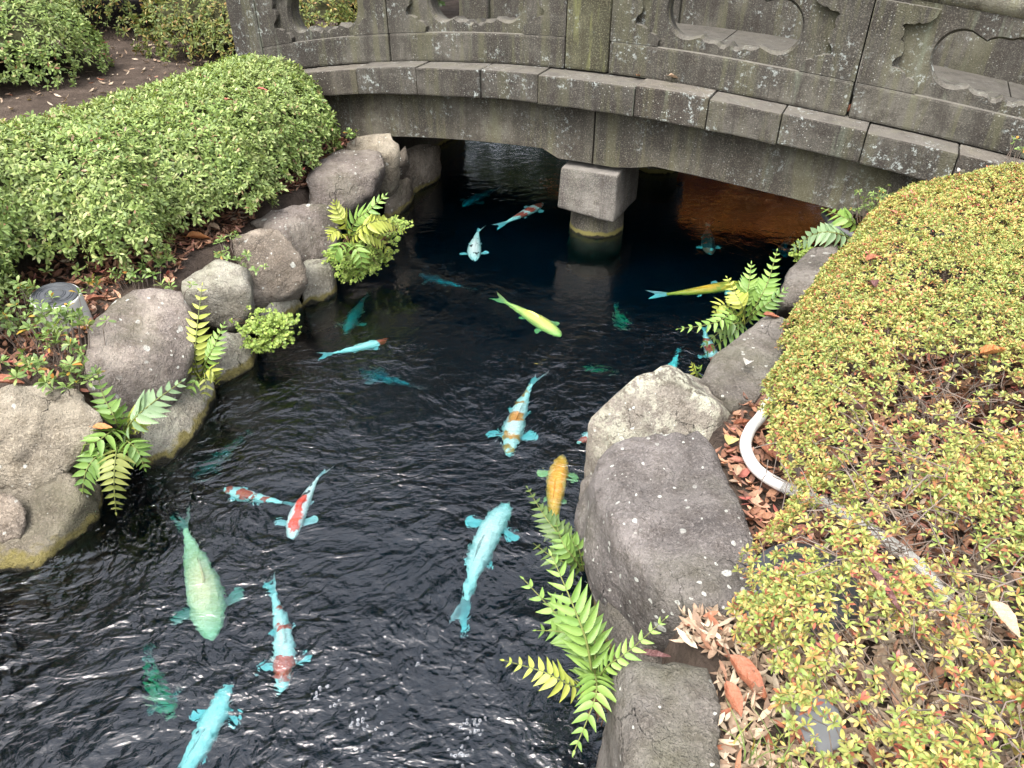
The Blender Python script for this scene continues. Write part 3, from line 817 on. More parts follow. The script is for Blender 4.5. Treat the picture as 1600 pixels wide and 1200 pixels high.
def hedge(name, label, cat, poly, zlow, ztop, rad, n, leaf, mat, seed, p=2.2, bump=(0.03, 11), zfloor=0.42, under=0.0, inset=0.07, wid=0.31, group=None):
    X, Y, Z, d = hedge_surface(poly, zlow, ztop, rad, p, bump[0], bump[1], seed)
    root = empty(name, (float(np.mean([q[0] for q in poly])), float(np.mean([q[1] for q in poly])), zfloor))
    tag(root, label, cat, group)
    C, Nn = sample_surface(X, Y, Z, d, n, seed)
    C = C - Nn * np.abs(RNG.normal(0, 0.028, n))[:, None] + Nn * np.clip(RNG.normal(0, 0.012, n), 0, 0.05)[:, None]
    Nn = unit(Nn * 1.0 + np.array([[0, 0, 0.35]]) + RNG.normal(0, 0.33, (n, 3)))
    off = np.array(root.location[:])
    V, Lp, T = rosettes(C - off, Nn, leaf * RNG.uniform(0.75, 1.25, n), wid)
    tag(np_obj('foliage', V, Lp, T, mat, root), kind='stuff')
    c = core_mesh('dark_core_sheet', X - off[0], Y - off[1], Z - off[2], d, inset, M_CORE, root, 0.0)  # added dark sheet in place of the dense interior, blocks see-through
    tag(c, kind='stuff')
    return root, X, Y, Z, d

bpx = lambda L, z: [P(u, v, z)[:2] for u, v in L]
front = bpx([(-60, 545), (0, 485), (30, 430), (70, 398), (130, 392), (160, 405), (255, 388), (275, 340), (325, 335), (410, 308), (425, 285), (480, 256), (508, 230)], 0.60)
back = [P(505, 74, 1.13)[:2], P(420, 68, 1.12)[:2], P(345, 78, 1.1)[:2], P(200, 125, 1.08)[:2], P(0, 185, 1.05)[:2]]
poly_left = [(-3.6, 2.0), (-2.75, 2.15)] + [tuple(q) for q in front] + [(-1.17, 5.2), (-1.36, 5.5)] + [(q[0] - 0.05, q[1] + 0.06) for q in back] + [(-3.9, 3.9)]
def ztop_left(X, Y): return 1.06 + 0.05 * np.sin(X * 1.9 + 1) + 0.02 * (Y - 4) + 0.03 * np.sin(Y * 2.6)
hedge('azalea_hedge', 'big clipped green azalea hedge filling the left bank beside the bridge', 'hedge', poly_left, 0.52, ztop_left, 0.42, 16500, 0.043, M_AZ, 21, bump=(0.02, 10))
hedge('azalea_shrub', 'rounded green azalea mound at the far left edge behind the path', 'shrub', [(-5.9, 6.0), (-4.6, 6.35), (-3.95, 6.95), (-3.9, 7.7), (-4.35, 8.4), (-5.6, 8.9), (-7.2, 8.2), (-7.2, 6.4)], 0.52, 1.32, 0.75, 5800, 0.056, M_AZ, 33, bump=(0.04, 8), zfloor=0.45)
hedge('azalea_hedge', 'olive azalea hedge along the far side of the dirt path at top left', 'hedge', [(-6.5, 9.6), (-4.3, 9.0), (-3.75, 9.35), (-3.35, 9.9), (-3.1, 10.6), (-3.6, 11.6), (-7.5, 12.2), (-9.0, 11.2)], 0.52, 1.75, 0.8, 6000, 0.066, M_AZ_OLIVE, 41, bump=(0.07, 6), zfloor=0.45, inset=0.12)
hedge('azalea_shrub', 'loose shrub seen through the leftmost cloud opening of the parapet', 'shrub', [(-3.9, 8.3), (-2.6, 7.9), (-1.7, 8.3), (-1.5, 9.2), (-2.4, 9.9), (-3.6, 9.6)], 0.45, 1.25, 0.6, 2200, 0.06, M_AZ_OLIVE, 47, bump=(0.06, 6), zfloor=0.42, inset=0.12)

# the yellowing azalea on the right: sparse, with twigs and litter showing through
edge = bpx([(1455, 300), (1328, 385), (1222, 520), (1195, 605), (1190, 650), (1245, 740), (1225, 800), (1165, 865), (1185, 960), (1235, 1080), (1260, 1160)], 0.64)
poly_right = [(q[0], q[1]) for q in edge] + [(0.62, 0.55), (0.75, 0.1), (3.6, -0.2), (4.4, 3.0), (3.4, 3.55), (2.75, 3.78), (2.3, 3.78), (2.0, 3.72)]
def ztop_right(X, Y): return 0.86 + 0.11 * np.clip((Y - 2.5) / 1.0, 0, 1) + 0.06 * np.clip((Y - 1.5) / 2, -0.5, 1) + 0.035 * np.sin(X * 3.1 + Y * 1.3)
X, Y, Z, D = hedge_surface(poly_right, 0.60, ztop_right, 0.34, 2.0, 0.028, 12, 61)
gaps = [(P(1545, 600, .9), 0.25), (P(1470, 560, .9), 0.12), (P(1480, 790, .9), 0.16), (P(1420, 740, .9), 0.10), (P(1300, 770, .8), 0.05), (P(1385, 655, .88), 0.05), (P(1330, 650, .88), 0.035), (P(1470, 440, .9), 0.10), (P(1350, 570, .88), 0.05), (P(1530, 880, .9), 0.08), (P(1590, 1090, .9), 0.07), (P(1500, 1050, .85), 0.07), (P(1300, 890, .75), 0.05)]
wt = np.ones_like(X)
for g, r_ in gaps:
    wt *= 1 - 0.93 * np.exp(-((X - g.x) ** 2 + (Y - g.y) ** 2) / (r_ * r_) * 0.9)
dens = 0.62 + 0.38 * np.clip(vnoise(X, Y, 9, 77) * 1.4 + 0.75, 0, 1)
near = np.clip((Y - 1.35) / 0.9, 0, 1)
thin = np.clip(vnoise(X, Y, 14, 78) * 1.6 + 0.7, 0.25, 1.0)
wt *= dens * np.where(X < 0.95 + 0.62 * Y, 1.0, 0.22) * (near + (1 - near) * thin * 0.95)
azr = empty('azalea_hedge', (1.6, 2.0, 0.4))
tag(azr, 'yellowing sparse azalea hedge with orange leaves covering the right bank', 'hedge')
off = np.array(azr.location[:])
nR = 28000
C, Nn = sample_surface(X, Y, Z, D, nR, 5, wt)
keep = (C[:, 1] > 0.35) & (C[:, 0] < 3.6)
C, Nn = C[keep], Nn[keep]; nR = len(C)
nearC = np.clip((C[:, 1] - 1.0) / 1.6, 0, 1)
C = C - np.array([[0, 0, 1]]) * np.abs(RNG.normal(0, 1, nR) * (0.06 - 0.035 * nearC))[:, None]
NR = unit(Nn + np.array([[0, 0, 0.6]]) + RNG.normal(0, 0.28, (nR, 3)))
LR = (0.0235 - 0.004 * nearC) * RNG.uniform(0.75, 1.3, nR)
V, Lp, T = rosettes(C - off, NR, LR, 0.33, nl=(7, 10), el=(0.0, 1.2))
tag(np_obj('foliage', V, Lp, T, M_AZ_YEL, azr), kind='stuff')
rb = np.random.default_rng(8)
stems = np.stack((rb.uniform(0.75, 3.4, 70), rb.uniform(0.4, 3.6, 70), np.full(70, 0.40)), 1)
stems = stems[poly_dist(stems[:, 0], stems[:, 1], poly_right) > 0.12]
hubs = stems + np.stack((rb.normal(0, 0.06, len(stems)), rb.normal(0, 0.06, len(stems)), rb.uniform(0.12, 0.22, len(stems))), 1)
for q, (a_, c_) in enumerate(zip(stems - off, hubs - off)):
    twigs('stem', [a_], [c_], 0.012, 0.008, M_TWIG, azr, 0.06, q, 4, 6)
bp_, tp_ = [], []
for c, nn in list(zip(C, NR))[:2600]:
    j = np.argmin(np.hypot(hubs[:, 0] - c[0], hubs[:, 1] - c[1]))
    h_ = hubs[j]
    mid = h_ * 0.55 + c * 0.45 + rb.normal(0, 0.02, 3)
    mid[2] = min(mid[2], c[2] - 0.015)
    bp_.append(c - nn * 0.05 - off + rb.normal(0, 0.012, 3)); tp_.append(c - off)
    if rb.uniform() < 0.28:
        bp_.append(h_ - off); tp_.append(mid - off)
        bp_.append(mid - off); tp_.append(c - nn * 0.04 - off)
# bare tangled twigs in the gaps
for g, r_ in gaps:
    for _ in range(int(480 * r_)):
        a = np.array([g.x + rb.normal(0, r_ * 0.75), g.y + rb.normal(0, r_ * 0.75), rb.uniform(0.5, 0.84)])
        c2 = a + np.array([rb.normal(0, 0.09), rb.normal(0, 0.09), rb.uniform(-0.02, 0.08)])
        bp_.append(a - off); tp_.append(c2 - off)
tag(twigs('twig_tangle', bp_, tp_, 0.0024, 0.0013, M_TWIG, azr, 0.08, 2, 3, 3), kind='stuff')
Xi, Yi, Zi, Di = X - off[0], Y - off[1], Z - off[2], D
far = np.where(Y > 2.3, D, -1)
# small loose azalea plants beside the rocks on the left
def clump(name, label, spots, leaf, mat, n, spread, zlo, zhi, cat='plant', base=None, nl=(6, 9), wid=0.36, upb=0.7):
    pts = []
    for (u, v, z) in spots:
        c = P(u, v, z)
        for _ in range(n):
            pts.append((c.x + random.gauss(0, spread), c.y + random.gauss(0, spread), c.z + random.uniform(zlo, zhi)))
    C = np.array(pts)
    ctr = C.mean(0); ctr[2] = C[:, 2].min() - 0.03
    root = empty(name, tuple(ctr))
    tag(root, label, cat)
    Nn = unit(np.array([[0, -0.15, upb]]) + RNG.normal(0, 0.3, (len(C), 3)))
    V, Lp, T = rosettes(C - ctr, Nn, leaf * RNG.uniform(0.7, 1.2, len(C)), wid, nl=nl)
    tag(np_obj('foliage', V, Lp, T, mat, root), kind='stuff')
    bs = C - ctr
    ba = bs.copy(); ba[:, 2] = -0.02; ba[:, :2] *= 0.8
    tag(twigs('stem', ba, bs, 0.0025, 0.0015, M_TWIG, root, 0.05, 4, 3, 4), kind='stuff')
    return root
M_AZ_YOUNG = mat_leaf('azalea_leaf_young', [(0.0, (0.11, 0.18, 0.045)), (0.6, (0.20, 0.29, 0.085)), (0.9, (0.26, 0.33, 0.11)), (0.95, (0.45, 0.30, 0.05)), (1.0, (0.45, 0.18, 0.04))], None, 0.45, 0.25)
clump('young_azalea', 'bright green young azalea in front of the garden light at the left edge', [(48, 482, .58), (80, 497, .56), (105, 490, .56), (20, 500, .56), (60, 530, .54), (95, 570, .52), (30, 570, .50), (100, 510, .56), (110, 545, .54), (60, 590, .48), (130, 590, .47), (10, 450, .62)], 0.05, M_AZ_YOUNG, 7, 0.05, -0.03, 0.05)
clump('young_azalea', 'low green azalea sprigs between the garden light and the round crusted boulder', [(145, 450, .47), (175, 435, .48), (200, 440, .46), (225, 420, .48), (255, 405, .5), (275, 450, .47)], 0.045, M_AZ_YOUNG, 4, 0.04, -0.02, 0.04)
clump('young_azalea', 'small azalea sprigs creeping over the middle brown boulder', [(335, 395, .46), (355, 402, .46), (375, 408, .45), (390, 418, .43), (345, 375, .46), (370, 370, .46)], 0.034, M_AZ_YOUNG, 3, 0.03, -0.01, 0.03)
clump('young_azalea', 'single azalea sprig under the left end of the bridge curb', [(553, 205, .62), (552, 212, .6)], 0.045, M_AZ_YOUNG, 3, 0.02, -0.02, 0.04)
clump('azalea_sprig', 'greener azalea tuft where the right hedge meets the bridge', [(1365, 312, .70), (1380, 305, .74), (1350, 325, .66), (1390, 318, .7)], 0.022, M_AZ_YOUNG, 14, 0.035, -0.03, 0.04, nl=(8, 11))
clump('azalea_sprig', 'tiny azalea sprig by the foot of the biggest right boulder', [(1160, 1005, .46), (1180, 1000, .47)], 0.024, M_AZ_YEL, 3, 0.015, -0.01, 0.02)
clump('clover', 'tiny bright clover growing on the bridge curb at the right edge', [(1587, 226, 1.0), (1592, 240, .97)], 0.022, M_AZ_YOUNG, 3, 0.012, 0.0, 0.03, nl=(3, 4), wid=0.9)

# ------------------------------------------------------------------ ferns
def leaflet_mesh(name, mat, asym=0.12):
    prof = [(0.0, 0.10), (0.10, 0.42), (0.25, 0.5), (0.45, 0.44), (0.65, 0.31), (0.83, 0.15), (1.0, 0.0)]
    V, F = [], []
    for x, w in prof:
        dz = -0.10 * x * x
        cy = asym * x * x
        if w == 0: V += [(x, cy, dz)]
        else: V += [(x, cy - w * 0.5, dz + 0.05 * w * 2), (x, cy, dz - 0.02), (x, cy + w * 0.5, dz + 0.05 * w * 2)]
    for i in range(len(prof) - 2):
        a, c = i * 3, i * 3 + 3
        F += [(a, c, c + 1, a + 1), (a + 1, c + 1, c + 2, a + 2)]
    a = (len(prof) - 2) * 3
    F += [(a, a + 3, a + 1), (a + 1, a + 3, a + 2)]
    return mesh_from(name, V, F, mat)
def mat_fern(name, c1, c2):
    b = MB(name)
    col = b.mix(b.n('ObjectInfo').outputs['Random'], c1, c2)
    nz = b.noise(b.pos('Object'), 3.0, 4)
    col = b.mix(b.mapr(nz, 0.4, 0.75, 0, 0.35), col, tuple(x * 1.35 for x in c2))
    wv = b.n('TexWave', {'Vector': b.pos('Object'), 'Scale': 7.0, 'Distortion': 0.6}, bands_direction='DIAGONAL').outputs['Fac']
    s1 = b.bsdf(col, 0.38, 0.4, b.bump(wv, 0.15, 0.05))
    s2 = b.n('BsdfTranslucent', {'Color': b.mix(1.0, col, (1.2, 1.2, 0.5), 'MULTIPLY')}).outputs[0]
    return b.done(b.n('MixShader', {0: 0.28, 1: s1, 2: s2}).outputs[0])
FERN = {}
for k, (c1, c2) in {'green': ((0.08, 0.16, 0.035), (0.17, 0.27, 0.06)), 'bright': ((0.12, 0.225, 0.045), (0.22, 0.33, 0.075)), 'yellow': ((0.26, 0.31, 0.05), (0.38, 0.40, 0.09)),
                    'dark': ((0.06, 0.105, 0.03), (0.11, 0.165, 0.05)), 'blue': ((0.13, 0.20, 0.10), (0.22, 0.31, 0.16)), 'olive': ((0.16, 0.19, 0.045), (0.26, 0.28, 0.08))}.items():
    m = mat_fern('fern_' + k, c1, c2)
    FERN[k] = (m, leaflet_mesh('fern_leaflet_' + k, m))
M_RACHIS = mat_plain('fern_rachis', (0.13, 0.15, 0.04), 0.6, 0.3, 20)
M_DRY = mat_plain('dry_brown_fronds', (0.14, 0.075, 0.045), 0.9, 0.45, 30)
def frond(root, pts, n, size, kind, taper=(0.75, 1.0, 0.25), wid=0.36, bare=0.12, droop=0.25, fwd=0.55):
    """one frond: a curved rachis carrying pairs of leaflets (each its own object)"""
    path = smooth_path(pts, 8)
    m, lm = FERN[kind]
    org = root.location
    rad = 0.0026 * size / 0.05
    V, F = tube_data([q - org for q in path], [rad * (1 - 0.7 * i / (len(path) - 1)) for i in range(len(path))], 5)
    fr = mesh_obj('frond', V, F, M_RACHIS, root)
    N = len(path) - 1
    for i in range(n + 1):
        t = bare + (1 - bare) * i / n
        k = t * N
        i0 = min(int(k), N - 1)
        q = path[i0].lerp(path[i0 + 1], k - i0)
        tan = (path[min(i0 + 1, N)] - path[max(i0 - 1, 0)]).normalized()
        side = tan.cross(Vector((0, 0, 1)))
        view = (Vector((0, 0, CAM_H)) - q).normalized()
        up0 = (Vector((0, 0, 1)) * 0.6 + view * 0.7).normalized()      # blades face the open sky over the pond
        side = tan.cross(up0).normalized()
        up = side.cross(tan).normalized()
        f = i / n
        sc = size * (taper[0] + (taper[1] - taper[0]) * min(1, f / 0.35) if f < 0.35 else taper[1] + (taper[2] - taper[1]) * ((f - 0.35) / 0.65) ** 1.5)
        sides = (1, -1) if i < n else (0,)
        for sg in sides:
            if sg == 0:
                d = tan
            else:
                fw = fwd + 0.5 * f * f + random.uniform(-0.08, 0.08)
                d = (side * sg + tan * fw - up * (droop * random.uniform(0.4, 1.3))).normalized()
            yv = (up.cross(d)).normalized()
            zv = d.cross(yv)
            tilt = random.uniform(-0.25, 0.25)
            y2 = yv * math.cos(tilt) + zv * math.sin(tilt)
            z2 = d.cross(y2)
            s_ = sc * random.uniform(0.88, 1.1)
            mw = Matrix(((d.x * s_, y2.x * s_ * wid * 2 * (1 if sg >= 0 else -1), z2.x * s_, 0), (d.y * s_, y2.y * s_ * wid * 2 * (1 if sg >= 0 else -1), z2.y * s_, 0), (d.z * s_, y2.z * s_ * wid * 2 * (1 if sg >= 0 else -1), z2.z * s_, 0), (0, 0, 0, 1)))
            mw.translation = q - org
            o = bpy.data.objects.new('leaflet', lm)
            o.matrix_local = mw
            link(o, fr)
    return fr
def fern(label, base, fronds, cat='fern', roots=0):
    b0 = P(*base)
    root = empty('fern', b0)
    tag(root, label, cat)
    for (pts, n, size, kind, *rest) in fronds:
        kw = rest[0] if rest else {}
        frond(root, [P(*q) for q in pts], int(n * 1.1), size, kind, **kw)
    if roots:
        bs = [np.array((random.gauss(0, 0.012), random.gauss(0, 0.012), 0.01)) for _ in range(roots)]
        ts = [q + np.array((random.gauss(0, 0.03), random.gauss(0, 0.03) - 0.015, -random.uniform(0.03, 0.10))) for q in bs]
        tag(twigs('dry_roots', bs, ts, 0.004, 0.0015, M_DRY, root, 0.12, 9, 4, 4), kind='stuff')
    return root
# near right fern in the rock cleft
fern('large bright green fern in the cleft left of the nearest right boulders', (928, 1080, .22),
     [([(928, 1085, .22), (918, 1010, .36), (895, 945, .46), (862, 868, .52)], 10, 0.098, 'bright', dict(fwd=0.7, wid=0.27, droop=0.1)),
      ([(926, 1080, .22), (910, 1000, .28), (870, 960, .33), (818, 905, .36)], 9, 0.075, 'bright', dict(fwd=0.6)),
      ([(924, 1080, .22), (890, 1070, .34), (850, 1050, .38), (788, 1032, .36)], 10, 0.06, 'yellow', dict(fwd=0.35)),
      ([(930, 1080, .22), (930, 1055, .36), (930, 1090, .42), (898, 1172, .36)], 11, 0.075, 'bright', dict(fwd=0.5)),
      ([(930, 1078, .22), (945, 1045, .40), (985, 1015, .48), (1040, 966, .55)], 10, 0.052, 'bright', dict(fwd=0.5)),
      ([(924, 1075, .2), (905, 1010, .24), (880, 960, .27), (860, 930, .28)], 8, 0.08, 'green', dict(wid=0.3)),
      ([(926, 1072, .2), (915, 1020, .3), (885, 990, .34), (838, 985, .3)], 8, 0.075, 'green', dict(wid=0.3)),
      ([(928, 1076, .22), (930, 1020, .32), (925, 980, .36), (905, 930, .36)], 8, 0.08, 'green', dict(wid=0.3))], roots=34)
fern('dark green fern leaning over the water below the orange koi', (908, 890, .10),
     [([(908, 890, .10), (880, 845, .22), (850, 805, .27), (824, 762, .28)], 12, 0.062, 'dark', dict(fwd=0.6)),
      ([(910, 890, .10), (890, 850, .2), (870, 820, .22), (845, 790, .22)], 9, 0.065, 'dark'),
      ([(910, 892, .10), (895, 870, .22), (880, 850, .26), (868, 815, .26)], 9, 0.065, 'green'),
      ([(908, 892, .10), (885, 880, .2), (860, 868, .22), (835, 850, .18)], 8, 0.06, 'dark'),
      ([(912, 892, .10), (905, 860, .2), (895, 845, .22), (890, 820, .2)], 7, 0.055, 'green')])
# left lower fern
fern('spreading fern on the left bank between the two leftmost boulders', (190, 690, .16),
     [([(190, 690, .16), (180, 672, .3), (150, 690, .33), (112, 700, .26)], 9, 0.085, 'bright', dict(fwd=0.45)),
      ([(188, 690, .16), (165, 700, .28), (135, 735, .24), (128, 785, .12)], 10, 0.085, 'green'),
      ([(190, 692, .16), (182, 705, .28), (178, 750, .22), (181, 800, .08)], 12, 0.08, 'olive', dict(fwd=0.25)),
      ([(192, 690, .16), (200, 690, .29), (215, 705, .27), (226, 732, .2)], 9, 0.075, 'green'),
      ([(192, 688, .16), (205, 660, .34), (235, 632, .40), (284, 596, .42)], 10, 0.105, 'blue', dict(fwd=0.6)),
      ([(190, 688, .16), (180, 655, .34), (162, 620, .40), (150, 574, .47)], 10, 0.075, 'green'),
      ([(192, 688, .16), (200, 662, .28), (212, 655, .30), (222, 672, .26)], 8, 0.08, 'yellow'),
      ([(192, 688, .16), (195, 668, .26), (192, 645, .30), (182, 640, .30)], 6, 0.06, 'bright')], roots=20)
fern('upright yellow-green fern at the foot of the leaning grey boulder', (312, 592, .12),
     [([(312, 592, .12), (305, 560, .28), (308, 510, .42), (316, 446, .55)], 12, 0.085, 'yellow', dict(fwd=0.4)),
      ([(314, 592, .12), (322, 565, .26), (335, 540, .34), (350, 506, .4)], 10, 0.075, 'bright'),
      ([(310, 592, .12), (298, 572, .26), (280, 558, .30), (258, 556, .26)], 9, 0.075, 'yellow', dict(fwd=0.4)),
      ([(314, 594, .12), (325, 578, .24), (335, 585, .22), (342, 600, .14)], 7, 0.065, 'yellow'),
      ([(312, 594, .12), (308, 590, .2), (300, 605, .18), (298, 622, .1)], 5, 0.05, 'bright'),
      ([(314, 594, .12), (320, 590, .2), (322, 610, .16), (316, 632, .05)], 6, 0.05, 'olive')], roots=26)
fern('lush yellow-green fern clump hanging over the left waterline near the bridge', (545, 375, .26),
     [([(545, 375, .26), (555, 345, .40), (575, 330, .48), (602, 305, .56)], 10, 0.10, 'bright'),
      ([(545, 375, .26), (540, 350, .42), (530, 335, .48), (522, 315, .56)], 9, 0.085, 'yellow'),
      ([(546, 375, .26), (570, 352, .42), (600, 345, .42), (632, 362, .3)], 12, 0.10, 'yellow', dict(fwd=0.4)),
      ([(544, 378, .26), (530, 362, .40), (522, 362, .42), (514, 372, .38)], 7, 0.085, 'yellow'),
      ([(546, 378, .26), (560, 365, .36), (590, 372, .32), (612, 400, .18)], 10, 0.085, 'yellow'),
      ([(544, 380, .26), (535, 380, .36), (525, 395, .32), (520, 420, .2)], 9, 0.08, 'bright'),
      ([(546, 380, .26), (555, 385, .32), (565, 410, .24), (560, 440, .08)], 9, 0.08, 'bright')], roots=30)
fern('bright fern with pointed fronds beside the yellow and blue koi on the right', (1165, 505, .26),
     [([(1165, 505, .26), (1185, 470, .42), (1200, 440, .50), (1214, 392, .60)], 12, 0.085, 'bright', dict(fwd=0.55)),
      ([(1163, 505, .26), (1165, 470, .40), (1170, 445, .48), (1174, 412, .56)], 10, 0.08, 'bright', dict(fwd=0.55)),
      ([(1162, 505, .26), (1160, 480, .40), (1150, 460, .44), (1136, 434, .48)], 10, 0.075, 'yellow', dict(fwd=0.45)),
      ([(1162, 507, .26), (1145, 490, .36), (1115, 505, .34), (1060, 514, .28)], 11, 0.07, 'bright', dict(fwd=0.45)),
      ([(1164, 508, .26), (1150, 505, .34), (1130, 515, .30), (1098, 540, .2)], 9, 0.075, 'dark'),
      ([(1164, 508, .26), (1150, 515, .30), (1125, 535, .22), (1100, 555, .1)], 8, 0.07, 'green'),
      ([(1166, 505, .26), (1185, 485, .38), (1205, 470, .44), (1228, 452, .5)], 9, 0.07, 'green'),
      ([(1162, 505, .26), (1140, 480, .34), (1125, 478, .36), (1115, 492, .3)], 7, 0.07, 'yellow')])
fern('two-toned fern sprays at the bridge foot on the right bank', (1335, 375, .42),
     [([(1340, 380, .42), (1310, 365, .52), (1275, 365, .50), (1238, 388, .38)], 12, 0.10, 'blue', dict(fwd=0.35)),
      ([(1345, 372, .42), (1335, 350, .55), (1315, 338, .58), (1286, 326, .56)], 9, 0.10, 'bright', dict(fwd=0.5)),
      ([(1335, 385, .40), (1300, 390, .40), (1270, 395, .34), (1245, 405, .26)], 9, 0.06, 'green')])
fern('tiny yellow fern tip behind the pale-crusted boulder', (1090, 590, .34),
     [([(1090, 592, .34), (1086, 580, .4), (1080, 570, .44)], 5, 0.04, 'yellow'), ([(1091, 592, .34), (1092, 582, .4), (1092, 572, .44)], 4, 0.035, 'bright')])
# maidenhair: clouds of tiny fan leaflets on wiry stems
def maidenhair(label, spots, n, leaf, mat):
    pts, nr = [], []
    for (u, v, z, r_) in spots:
        c = P(u, v, z)
        for _ in range(n):
            pts.append((c.x + random.gauss(0, r_), c.y + random.gauss(0, r_ * 0.7), c.z + random.gauss(0, r_ * 0.5)))
            nr.append((random.gauss(0, .35), random.gauss(-.5, .35), random.gauss(0.9, .3)))
    C = np.array(pts); ctr = C.mean(0)
    root = empty('maidenhair_fern', tuple(ctr))
    tag(root, label, 'fern')
    V, Lp, T = rosettes(C - ctr, unit(np.array(nr)), leaf * RNG.uniform(0.7, 1.2, len(C)), 0.95, nl=(3, 5), el=(-0.1, 0.5))
    tag(np_obj('foliage', V, Lp, T, mat, root), kind='stuff')
    sel = RNG.choice(len(C), len(C) // 4, replace=False)
    tag(twigs('stem', [np.array((0, 0.03, -0.03))] * len(sel), C[sel] - ctr, 0.0014, 0.0008, M_DRY, root, 0.05, 6, 4, 3), kind='stuff')
M_MAID = mat_leaf('maidenhair_leaflet', [(0.0, (0.17, 0.26, 0.045)), (0.5, (0.26, 0.36, 0.07)), (1.0, (0.36, 0.44, 0.11))], None, 0.5, 0.3)
maidenhair('pale green maidenhair fern tuft over the waterline below the middle boulders', [(415, 495, .24, .045), (395, 515, .2, .04), (430, 510, .2, .045), (415, 535, .14, .04), (440, 525, .14, .035), (400, 540, .12, .03), (445, 500, .2, .03)], 75, 0.017, M_MAID)
maidenhair('fringe of maidenhair fern hanging below the lush clump on the left', [(540, 410, .2, .05), (565, 395, .22, .05), (590, 385, .2, .05), (545, 430, .1, .04), (575, 415, .12, .045), (605, 365, .26, .045), (620, 350, .3, .035), (525, 400, .22, .035), (595, 405, .12, .035)], 75, 0.02, M_MAID)
maidenhair('small maidenhair sprig hanging below the ferns at the right bridge foot', [(1255, 385, .26, .03), (1265, 395, .24, .03), (1245, 400, .2, .025)], 26, 0.018, M_MAID)

# ------------------------------------------------------------------ leaf litter
def litter(name, label, sampler, n, L, mat, seed, wid=0.34):
    r = np.random.default_rng(seed)
    C = sampler(r, n)
    ok = np.ones(len(C), bool)
    for cen, N_, D_ in ROCKS:
        for dz in (0.0, -0.1, -0.2):
            ok &= ((C + np.array([[0, 0, dz]]) - cen) @ N_.T / D_).max(1) > 0.98
    C = C[ok]
    n = len(C)
    Nn = unit(np.stack((r.normal(0, 0.45, n), r.normal(0, 0.45, n), np.full(n, 1.0)), 1))
    an = r.uniform(0, 6.283, n)
    d = np.stack((np.cos(an), np.sin(an), r.normal(0, 0.18, n)), 1)
    d = unit(d - Nn * (d * Nn).sum(1, keepdims=True)); s = np.cross(Nn, d)
    ll = L * r.uniform(0.5, 1.3, n); ww = ll * wid * r.uniform(0.6, 1.3, n); cu = r.uniform(-0.1, 0.95, n)
    st = [(-0.5, 0.0), (-0.25, 0.34), (0.05, 0.5), (0.3, 0.36), (0.5, 0.0)]
    V = []
    for x, w in st:
        lift = cu * ll * (x * 2) ** 2 * 0.35
        q = C + d * (ll * x)[:, None] + Nn * lift[:, None]
        if w == 0: V.append(q)
        else:
            e = cu * ww * w
            V += [q - s * (ww * w)[:, None] + Nn * e[:, None], q, q + s * (ww * w)[:, None] + Nn * e[:, None]]
    V = np.stack(V, 1)
    o = (np.arange(n) * 11)[:, None]
    fs = [[0, 2, 1], [0, 3, 2], [1, 2, 5, 4], [2, 3, 6, 5], [4, 5, 8, 7], [5, 6, 9, 8], [7, 8, 10], [8, 9, 10]]
    Lp = np.concatenate([o + np.array([f]) for f in fs], 1)
    T = np.tile(np.array([len(f) for f in fs]), n)
    ob = np_obj(name, V.reshape(-1, 3), Lp.ravel(), T, mat)
    return tag(ob, label, kind='stuff')
M_LIT_TAN = mat_leaf('litter_tan', [(0.0, (0.16, 0.10, 0.065)), (0.3, (0.30, 0.21, 0.14)), (0.6, (0.42, 0.32, 0.22)), (0.85, (0.50, 0.41, 0.30)), (0.95, (0.30, 0.12, 0.06)), (1.0, (0.25, 0.09, 0.05))], None, 0.7, 0.1)
M_LIT_RED = mat_leaf('litter_rust', [(0.0, (0.10, 0.05, 0.035)), (0.35, (0.26, 0.125, 0.075)), (0.6, (0.38, 0.19, 0.11)), (0.8, (0.45, 0.27, 0.17)), (0.92, (0.38, 0.10, 0.08)), (1.0, (0.50, 0.40, 0.29))], None, 0.7, 0.1)
def samp_r(y0, y1, w0, w1, dz):
    def f(r, n):
        y = r.uniform(y0, y1, n)
        x = xr(y) + r.uniform(w0, w1, n)
        return np.stack((x, y, ground_z(x, y) + 0.012 + r.uniform(0, dz, n)), 1)
    return f
def samp_l(y0, y1, w0, w1, dz):
    def f(r, n):
        y = r.uniform(y0, y1, n)
        x = xl(y) - r.uniform(w0, w1, n)
        return np.stack((x, y, ground_z(x, y) + 0.012 + r.uniform(0, dz, n)), 1)
    return f
litter('leaf_litter', 'tan bamboo and leaf litter behind the nearest right boulders', samp_r(0.4, 1.55, 0.05, 1.0, 0.03), 4600, 0.066, M_LIT_TAN, 1, 0.26)
litter('leaf_litter', 'rust brown leaf litter around the white hose on the right bank', samp_r(1.5, 3.3, 0.12, 1.7, 0.03), 5600, 0.062, M_LIT_RED, 2)
litter('leaf_litter', 'rust red leaf litter between the left hedge and the rocks', samp_l(0.2, 5.9, 0.0, 0.85, 0.025), 8500, 0.055, M_LIT_RED, 3)
def samp_path(r, n):
    x = r.uniform(-5.2, -2.2, n); y = r.uniform(6.2, 10.2, n)
    return np.stack((x, y, ground_z(x, y) + 0.012), 1)
litter('leaf_litter', 'sparse dry leaves scattered on the dirt path at top left', samp_path, 700, 0.06, M_LIT_TAN, 4)

